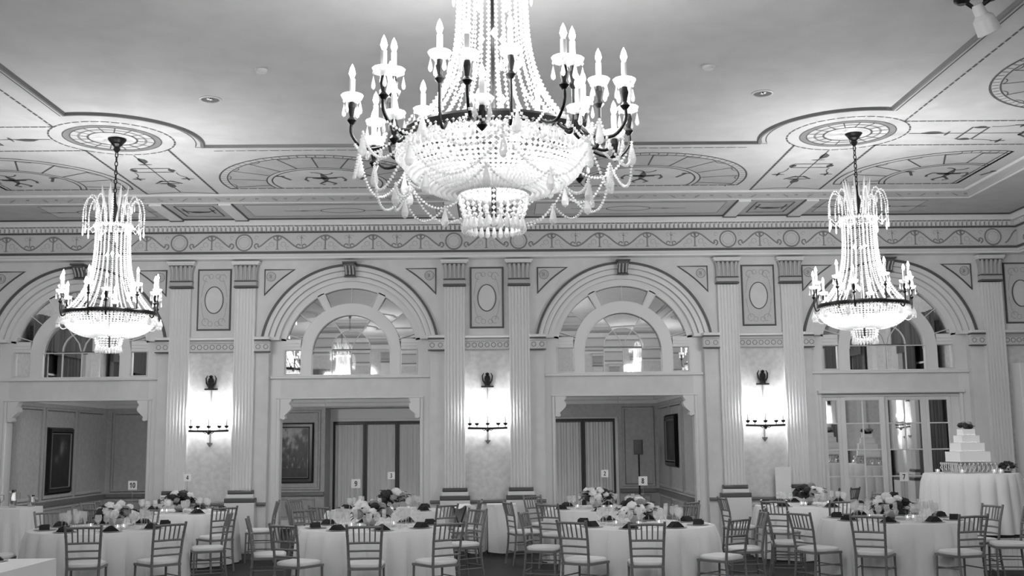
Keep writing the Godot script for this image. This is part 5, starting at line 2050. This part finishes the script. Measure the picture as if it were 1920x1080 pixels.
# dress a table: plates, napkins, glasses, flowers, candles and its number
func dress(num: String, x: float, z: float, seats: int, seed_: int, full: bool, fx: float, nx: float) -> void:
	var r := RandomNumberGenerator.new()
	r.seed = seed_
	var y := TABLE_H
	var where: String = "on table %s" % WORDS[num] if num != "1" else "on the table by the French doors"
	for k in seats:
		var a := TAU * (k + 0.37 + 0.1 * (seed_ % 5)) / seats
		var d := Vector3(cos(a), 0, sin(a))
		var s := Vector3(-sin(a), 0, cos(a))
		var p := Vector3(x, y, z) + d * 0.70
		spawn("place_setting_plate", p, -a, "white dinner plate with a thin rim line " + where, "plates " + where)
		spawn("folded_napkin", p + Vector3.UP * 0.0122, -a + PI / 2, "dark folded napkin standing on a plate " + where, "napkins " + where)
		var off := func(q: Vector3) -> Vector3:    # keeps clear of the flowers
			var f := q - Vector3(fx, y, z)
			if f.length() < 0.37:
				q = Vector3(fx, y, z) + f.normalized() * 0.37
			return q
		var clear := func(q: Vector3) -> bool:     # nothing stands where the number does
			return Vector2(q.x - 0.194 - (nx - 0.194) * (0.36 - z) / -z, q.z - z + 0.36).length() > 0.10
		spawn("water_goblet", off.call(Vector3(x, y, z) + d * (0.50 + r.randf() * 0.02) + s * 0.13), r.randf() * TAU, "stemmed water goblet " + where, "water goblets " + where)
		if clear.call(off.call(Vector3(x, y, z) + d * 0.47 + s * 0.035)):
			spawn("wine_glass", off.call(Vector3(x, y, z) + d * 0.47 + s * 0.035), r.randf() * TAU, "empty stemmed wine glass " + where, "wine glasses " + where)
		if full:
			if clear.call(Vector3(x, y, z) + d * 0.44 + s * -0.06):
				spawn("champagne_flute", off.call(Vector3(x, y, z) + d * 0.44 + s * -0.06), r.randf() * TAU, "tall narrow champagne flute " + where, "champagne flutes " + where)
	for k in 3:
		var a := TAU * k / 3 + 0.7 + seed_
		spawn("votive_candle", Vector3(fx + cos(a) * 0.30, y, z + absf(sin(a)) * 0.30), 0, "small lit votive candle in a glass cup " + where, "votive candles " + where)
	centrepiece("low bowl of white and dark flowers with leaves " + where, Vector3(fx, y, z), 1.0, seed_)
	if nx > -50:
		var back: float = (0.36 - z) / -z        # stands behind the flowers, seen over them
		number_stand(num, Vector3(0.194 + (nx - 0.194) * back, y, z - 0.36))


func build_tables() -> void:
	# number, x, z, radius, seats, flowers x, number x, dressed in full
	var tabs := [
		["10", -4.72, -13.85, 0.92, 8, -4.60, -4.41, true],
		["9", -1.36, -13.6, 0.90, 8, -1.40, -1.58, true],
		["8", 1.90, -13.45, 0.90, 8, 1.85, 1.95, true],
		["7", 5.18, -13.9, 0.90, 8, 5.14, 5.33, true],
		["4", -4.80, -17.0, 0.90, 6, -4.73, -4.62, false],
		["3", -1.58, -16.9, 0.88, 6, -1.44, -1.47, false],
		["2", 1.78, -16.75, 0.88, 6, 1.66, 1.80, false],
		["1", 5.02, -17.0, 0.86, 6, 4.97, -99.0, false],
	]
	var seed_ := 100
	for t in tabs:
		var what: String = "round table %s under a long white cloth" % WORDS[t[0]]
		if t[0] == "1":
			what = "round white-clothed table beside the mirrored French doors, without a number card"
		round_table(what, t[1], t[2], t[3], TABLE_H, seed_)
		var nm: String = t[0]
		dress(nm if nm != "1" else "1", t[1], t[2], t[4], seed_ + 1, t[7], t[5], t[6])
		seed_ += 7
	# chairs by their back rails, each facing its table
	var chair := make_chair()
	var first := true
	var seats := {
		"10": [[-4.42, -12.3], [-3.55, -12.6], [-3.55, -14.3], [-6.2, -13.5], [-5.95, -15.1], [-4.75, -15.45]],
		"9": [[-1.27, -11.95], [-0.36, -12.2], [-2.2, -12.2], [-2.85, -13.35], [-0.10, -14.60], [-2.45, -14.95]],
		"8": [[1.77, -11.85], [0.98, -12.2], [0.52, -13.9], [2.82, -12.4], [3.42, -13.45], [2.72, -14.95]],
		"7": [[4.40, -12.6], [5.52, -12.65], [3.78, -13.2], [3.62, -14.2], [6.75, -13.6], [6.45, -14.25]],
		"4": [[-3.72, -15.75], [-3.25, -17.15], [-5.6, -15.75], [-6.2, -17.3]],
		"3": [[-2.36, -15.62], [-2.95, -16.6], [-0.55, -15.75], [-0.10, -16.75], [-3.05, -17.5]],
		"2": [[0.86, -15.6], [0.30, -16.25], [0.72, -17.95], [2.95, -15.75]],
		"1": [[4.12, -15.75], [3.62, -16.8], [5.05, -15.62], [6.35, -17.7]],
	}
	for t in tabs:
		for p in seats[t[0]]:
			var to := Vector2(t[1] - p[0], t[2] - p[1])
			if to.length() < t[3] + 0.585:      # clear of the cloth
				p = [t[1] - to.normalized().x * (t[3] + 0.585), t[2] - to.normalized().y * (t[3] + 0.585)]
			to = to.normalized()
			var turn := atan2(-to.x, -to.y)
			var at := Vector3(p[0] + to.x * 0.265, 0, p[1] + to.y * 0.265)
			var lb: String = "ballroom chair with white cushion at " + ("table %s" % WORDS[t[0]] if t[0] != "1" else "the unnumbered table")
			lb += ", " + FACING[posmod(roundi(atan2(to.x, -to.y) / (PI / 4)), 8)]
			var gp: String = "chairs at table %s" % WORDS[t[0]]
			if first:
				chair.position = at
				chair.rotation.y = turn
				tag(chair, lb, "chair", gp)
				first = false
			else:
				copy(chair, at, turn, lb, gp)
	# the table cut off at the corner of the picture
	var sq := thing("square_table", "square white-clothed table with one dark napkin, set apart from the numbered tables", "table", Vector3(-4.75, 0, -9.33))
	var cm := MB.new()
	square_cloth(cm, 0.88, TABLE_H, 0.02)
	put("tablecloth", cm, M.linen, sq)
	cm = MB.new()
	cm.bb(-0.86, 0.86, TABLE_H - 0.05, TABLE_H - 0.008, -0.86, 0.86)
	put("tabletop", cm, M.dark_wood, sq)
	spawn("place_setting_plate", Vector3(-4.35, TABLE_H, -9.98), 0, "white dinner plate on the unnumbered table set apart", "plates on the corner table")
	spawn("folded_napkin", Vector3(-4.35, TABLE_H + 0.0122, -9.98), 0.4, "dark folded napkin on the unnumbered table set apart", "napkins on the corner table")
	# the service table with pitchers
	var sv := thing("service_table", "square white-clothed service table holding silver pitchers", "table", Vector3(-7.45, 0, -17.1))
	var m := MB.new()
	square_cloth(m, 0.42, 0.86, 0.03)
	put("tablecloth", m, M.linen, sv)
	m = MB.new()
	m.bb(-0.40, 0.40, 0.80, 0.852, -0.40, 0.40)
	put("tabletop", m, M.dark_wood, sv)
	for e in [[-7.30, -17.05, 0.27, "tallest"], [-7.62, -17.2, 0.22, "middle-sized"], [-7.12, -17.3, 0.18, "shortest"]]:
		pitcher(e[0], e[1], e[2], e[3])


func square_cloth(m: MB, hw: float, h: float, low: float) -> void:
	m.quad(Vector3(-hw, h, -hw), Vector3(hw, h, -hw), Vector3(hw, h, hw), Vector3(-hw, h, hw), Vector3.UP)
	for k in 4:
		var b := Basis(Vector3.UP, PI / 2 * k)
		var seg := 30
		for i in seg:
			var t0 := float(i) / seg
			var t1 := float(i + 1) / seg
			var q := func(t: float, y: float) -> Vector3:
				var f := (h - y) / h
				return b * Vector3(lerpf(-hw - 0.03 * f, hw + 0.03 * f, t), y, hw + f * (0.02 + 0.018 * sin(t * 28.0 + k)))
			for r in 4:
				var y0 := lerpf(h, low, r / 4.0)
				var y1 := lerpf(h, low, (r + 1) / 4.0)
				var a: Vector3 = q.call(t0, y0)
				var bb_: Vector3 = q.call(t1, y0)
				var c: Vector3 = q.call(t1, y1)
				var d: Vector3 = q.call(t0, y1)
				m.quad(a, bb_, c, d, -(c - a).cross(d - bb_).normalized() if (c - a).cross(d - bb_).dot(b.z) < 0 else (c - a).cross(d - bb_).normalized())


func pitcher(x: float, z: float, h: float, which: String) -> void:
	var t := thing("silver_pitcher", which + " polished silver pitcher with a handle on the service table", "pitcher", Vector3(x, 0.86, z), 0.6, "silver pitchers on the service table")
	var m := MB.new()
	m.lathe([pt(0.0, 0.002), pt(0.05, 0.002), pt(0.055, h * 0.1), pt(0.06, h * 0.4), pt(0.045, h * 0.75), pt(0.038, h * 0.85), pt(0.048, h), pt(0.042, h), pt(0.0, h * 0.9)], 16)
	put("body", m, M.silver, t)
	m = MB.new()
	m.tube([Vector3(0.045, h * 0.85, 0), Vector3(0.1, h * 0.82, 0), Vector3(0.105, h * 0.5, 0), Vector3(0.058, h * 0.3, 0)], 0.007, 6)
	put("handle", m, M.silver, t)
	m = MB.new()
	m.tube([Vector3(-0.04, h * 0.82, 0), Vector3(-0.075, h * 0.98, 0)], [0.02, 0.01], 8)
	put("spout", m, M.silver, t)


# ------------------------------------------------------------------ cake, tray stands, odds and ends
func build_cake() -> void:
	# low skirted platform
	var p := thing("platform", "low white-skirted platform under the cake table", "platform", Vector3(7.25, 0, -15.6))
	var m := MB.new()
	m.bb(-1.25, 1.25, 0.42, 0.46, -1.0, 0.75)
	put("deck", m, M.dark_wood, p)
	m = MB.new()
	pleats(m, -1.25, 1.25, 0.01, 0.43, 0.76, 0.012, 40)
	put("skirt", m, M.linen, p)
	m = MB.new()
	pleats(m, -0.75, 1.0, 0.01, 0.43, 1.26, 0.012, 30, Transform3D(Basis(Vector3.UP, -PI / 2), Vector3.ZERO))
	put("skirt", m, M.linen, p)
	var y := 0.46
	var cx := 6.88
	var cz := -15.5
	round_table("tall round white-clothed table carrying the wedding cake", cx, cz, 0.64, 0.82, 411, y)
	var top := y + 0.82
	var st := thing("cake_stand", "square silver cake stand with lacy gallery sides", "cake stand", Vector3(cx - 0.03, top, cz), 0.06)
	m = MB.new()
	m.bb(-0.28, 0.28, 0.13, 0.15, -0.28, 0.28)
	m.bb(-0.25, 0.25, 0.0, 0.02, -0.25, 0.25)
	put("plate", m, M.silver, st)
	for k in 4:
		m = MB.new()
		var b := Basis(Vector3.UP, PI / 2 * k)
		for j in 9:
			m.tube([b * Vector3(-0.25 + 0.0625 * j, 0.02, 0.255), b * Vector3(-0.25 + 0.0625 * j + 0.03, 0.075, 0.27), b * Vector3(-0.25 + 0.0625 * j, 0.13, 0.265)], 0.008, 5)
			m.bead(b * Vector3(-0.25 + 0.0625 * j, 0.128, 0.285), Vector3.UP, 0.014, 0.02)
		put("gallery", m, M.white_metal, st)
	var ck := thing("wedding_cake", "white four-tier square wedding cake topped with dark flowers", "cake", Vector3(cx - 0.03, top + 0.154, cz), 0.06)
	var yy := 0.0
	for e in [[0.222, 0.145], [0.172, 0.12], [0.128, 0.107], [0.09, 0.09]]:
		m = MB.new()
		m.box(Vector3(0, yy + e[1] / 2, 0), Vector3(e[0] * 2, e[1], e[0] * 2))
		var tier := put("tier", m, M.icing, ck)
		m = MB.new()
		for k in 4:
			var b := Basis(Vector3.UP, PI / 2 * k)
			var n := int(e[0] * 2 / 0.024)
			for j in n:
				m.bead(Vector3(0, yy + 0.0115, 0) + b * Vector3(-e[0] + (j + 0.5) * e[0] * 2 / n, 0, e[0] + 0.004), Vector3.UP, 0.011, 0.011)
		put("piped_border", m, M.icing, tier)
		yy += e[1]
	for k in 7:
		var a := k * 2.4
		put("bloom", M.blooms[k % 3], M.petal_dark if k % 3 != 2 else M.petal_grey, ck, Vector3(cos(a) * 0.075 * (0.5 + k * 0.1), yy + 0.035 + 0.02 * (k % 3), sin(a) * 0.06), Basis(Vector3.UP, a).scaled(Vector3.ONE * 0.045))
	for k in 5:
		put("leaf", M.leafmesh, M.leaf, ck, Vector3(0, yy + 0.01, 0), (Basis(Vector3.UP, k * 1.25) * Basis(Vector3.RIGHT, -0.2)).scaled(Vector3.ONE * 0.13))
	# votives and a small posy on the cake table
	for e in [[-0.52, 0.12], [-0.30, 0.42], [0.22, 0.45], [0.1, 0.52]]:
		spawn("votive_candle", Vector3(cx + e[0], top, cz + e[1]), 0, "small lit votive candle on the cake table", "votive candles on the cake table")
	centrepiece("small posy of dark flowers beside the wedding cake", Vector3(cx + 0.47, top, cz + 0.12), 0.5, 77, 0.0)


func tray_stand(x: float, z: float, w: float, turn: float, label: String) -> void:
	var t := thing("tray_stand", label, "tray stand", Vector3(x, 0, z), turn)
	for s in [-1.0, 1.0]:
		var m := MB.new()
		m.tube([Vector3(s * w / 2, 0.0, -0.2), Vector3(s * w / 2, 0.78, 0.18)], 0.013, 6)
		put("leg", m, M.dark_wood, t)
		m = MB.new()
		m.tube([Vector3(s * (w / 2 - 0.03), 0.0, 0.2), Vector3(s * (w / 2 - 0.03), 0.78, -0.18)], 0.013, 6)
		put("leg", m, M.dark_wood, t)
	for s in [-1.0, 1.0]:
		var m := MB.new()
		m.tube([Vector3(-w / 2, 0.78, s * 0.18), Vector3(w / 2, 0.78, s * 0.18)], 0.012, 6)
		put("top_bar", m, M.dark_wood, t)
	# cloth over the top, hanging at front and back with a dip between the bars
	var m := MB.new()
	var prof := []
	for k in 10:
		prof.append(Vector2(0.225 + 0.02 * sin(k * 0.5), lerpf(0.07, 0.76, k / 9.0)))
	prof.append(Vector2(0.20, 0.797))
	for k in 7:
		var q := k / 6.0
		prof.append(Vector2(lerpf(0.16, -0.16, q), 0.795 - 0.06 * (1.0 - pow(2 * q - 1, 2))))
	prof.append(Vector2(-0.20, 0.797))
	prof.append(Vector2(-0.225, 0.3))
	var seg := 24
	for i in prof.size() - 1:
		for k in seg:
			var f := func(j: int, e: int) -> Vector3:
				var q: Vector2 = prof[j]
				var u := float(e) / seg
				var fold := 0.016 * sin(u * 15.0 + q.y * 4.0) * (1.0 if q.y < 0.77 else 0.2)
				var lift := 0.03 * sin(u * PI) if j == 0 else 0.0
				return Vector3((u - 0.5) * (w + 0.03), q.y - lift, q.x + (fold if q.x > 0.18 else 0.0))
			var a: Vector3 = f.call(i, k)
			var b: Vector3 = f.call(i, k + 1)
			var c: Vector3 = f.call(i + 1, k + 1)
			var d: Vector3 = f.call(i + 1, k)
			var nn := (b - a).cross(d - a).normalized()
			if nn.dot(Vector3(0, 0.6, signf(a.z))) < 0:
				nn = -nn
			m.quad(a, b, c, d, nn)
	put("cloth", m, M.linen, t)


func build_odds() -> void:
	tray_stand(0.225, -17.75, 0.44, 0.05, "folding tray stand with a white cloth hanging flat under the middle sconce")
	tray_stand(-0.33, -17.7, 0.36, 0.75, "folding tray stand turned sideways with a white cloth beside the flat one")
	# blank white board leaning between the pilasters
	var t := thing("blank_board", "blank white board standing against the papered wall under a sconce", "board", Vector3(4.92, 0.0, -18.26))
	var m := MB.new()
	m.slab(-0.13, 0.13, 0.80, 1.32, -0.012, 0.012, 0.003)
	put("panel", m, M.trim, t)
	m = MB.new()
	for s in [-1.0, 1.0]:
		m.tube([Vector3(s * 0.1, 0.0, 0.02), Vector3(s * 0.1, 0.82, 0.0)], 0.01, 6)
	m.tube([Vector3(-0.1, 0.4, 0.01), Vector3(0.1, 0.4, 0.01)], 0.008, 6)
	put("easel_legs", m, M.dark_wood, t)
	# spot lamp under the ceiling
	t = thing("ceiling_spot_lamp", "white spot lamp on a black ceiling mount", "spot lamp", Vector3(4.52, CEIL, -9.22), 0.0)
	t.scale = Vector3.ONE * 1.25
	m = MB.new()
	m.lathe([pt(0.0, 0.0), pt(0.055, 0.0), pt(0.055, -0.03), pt(0.03, -0.05), pt(0.0, -0.05)], 16, Transform3D(Basis.IDENTITY, Vector3(-0.11, 0, 0)))
	m.lathe([pt(0.0, 0.0), pt(0.045, 0.0), pt(0.045, -0.035), pt(0.0, -0.045)], 16, Transform3D(Basis.IDENTITY, Vector3(0.07, 0, 0.05)))
	put("mount", m, M.black, t)
	m = MB.new()
	m.tube([Vector3(-0.09, -0.03, 0), Vector3(0.0, -0.08, -0.02), Vector3(0.07, -0.03, 0.05)], 0.018, 8)
	put("yoke", m, M.black, t)
	m = MB.new()
	var tilt := Transform3D(Basis(Vector3(0.5, 0, 1).normalized(), 0.55), Vector3(0.0, -0.06, 0))
	m.lathe([pt(0.0, 0.02), pt(0.04, 0.01), pt(0.045, -0.07), pt(0.075, -0.10), pt(0.085, -0.21), pt(0.07, -0.215), pt(0.0, -0.16)], 18, tilt)
	put("lamp_body", m, M.white_metal, t)


func build_sconces() -> void:
	sconce(-4.68, ZB + 0.008, 0, "five-candle wall sconce between the pilasters behind table four")
	sconce(0.0, ZB + 0.008, 0, "five-candle wall sconce between the pilasters above the tray stands")
	sconce(4.694, ZB + 0.008, 0, "five-candle wall sconce between the pilasters nearest the French doors")
	for x in [-4.68, 0.0, 4.694]:
		sconce(x, ZF, PI, "five-candle wall sconce on the wall opposite the arcade", "sconces opposite the arcade", 0.18, true)
	for z in [-11.7, -6.9, -2.1]:
		sconce(-WX, z, PI / 2, "five-candle wall sconce on the side wall nearest table ten", "sconces on the side wall by table ten", 0.18, true)
		sconce(WX, z, -PI / 2, "five-candle wall sconce on the side wall nearest the cake", "sconces on the side wall by the cake", 0.18, true)
	for x in [-4.68, 0.0]:  # unseen sconces, added behind the piers to brighten the side room
		sconce(x, ZB - 0.36, PI, "added unseen five-candle sconce brightening the side room from behind an arcade pier", "added sconces in the side room", 0.40, true)


func _ready() -> void:
	rng.seed = 20
	# camera
	var cam := Camera3D.new()
	cam.name = "camera"
	cam.position = Vector3(0.194, 1.78, 0.0)
	cam.rotation = Vector3(deg_to_rad(8.1), deg_to_rad(-0.75), deg_to_rad(-0.6))
	cam.fov = rad_to_deg(2.0 * atan(540.0 / 2030.0))
	cam.near = 0.05
	cam.far = 200.0
	add_child(cam)
	cam.current = true
	# environment: a closed hall by night, lit by its own lamps
	var env := Environment.new()
	env.background_mode = Environment.BG_COLOR
	env.background_color = Color(0, 0, 0)
	env.tonemap_mode = Environment.TONE_MAPPER_LINEAR
	env.tonemap_exposure = 1.08
	env.sdfgi_enabled = true
	env.ssao_enabled = true
	env.ssil_enabled = true
	var we := WorldEnvironment.new()
	we.name = "world"
	we.environment = env
	add_child(we)

	materials()
	build_shell()
	build_alcove()
	build_chandeliers()
	build_sconces()
	build_tables()
	build_cake()
	build_odds()
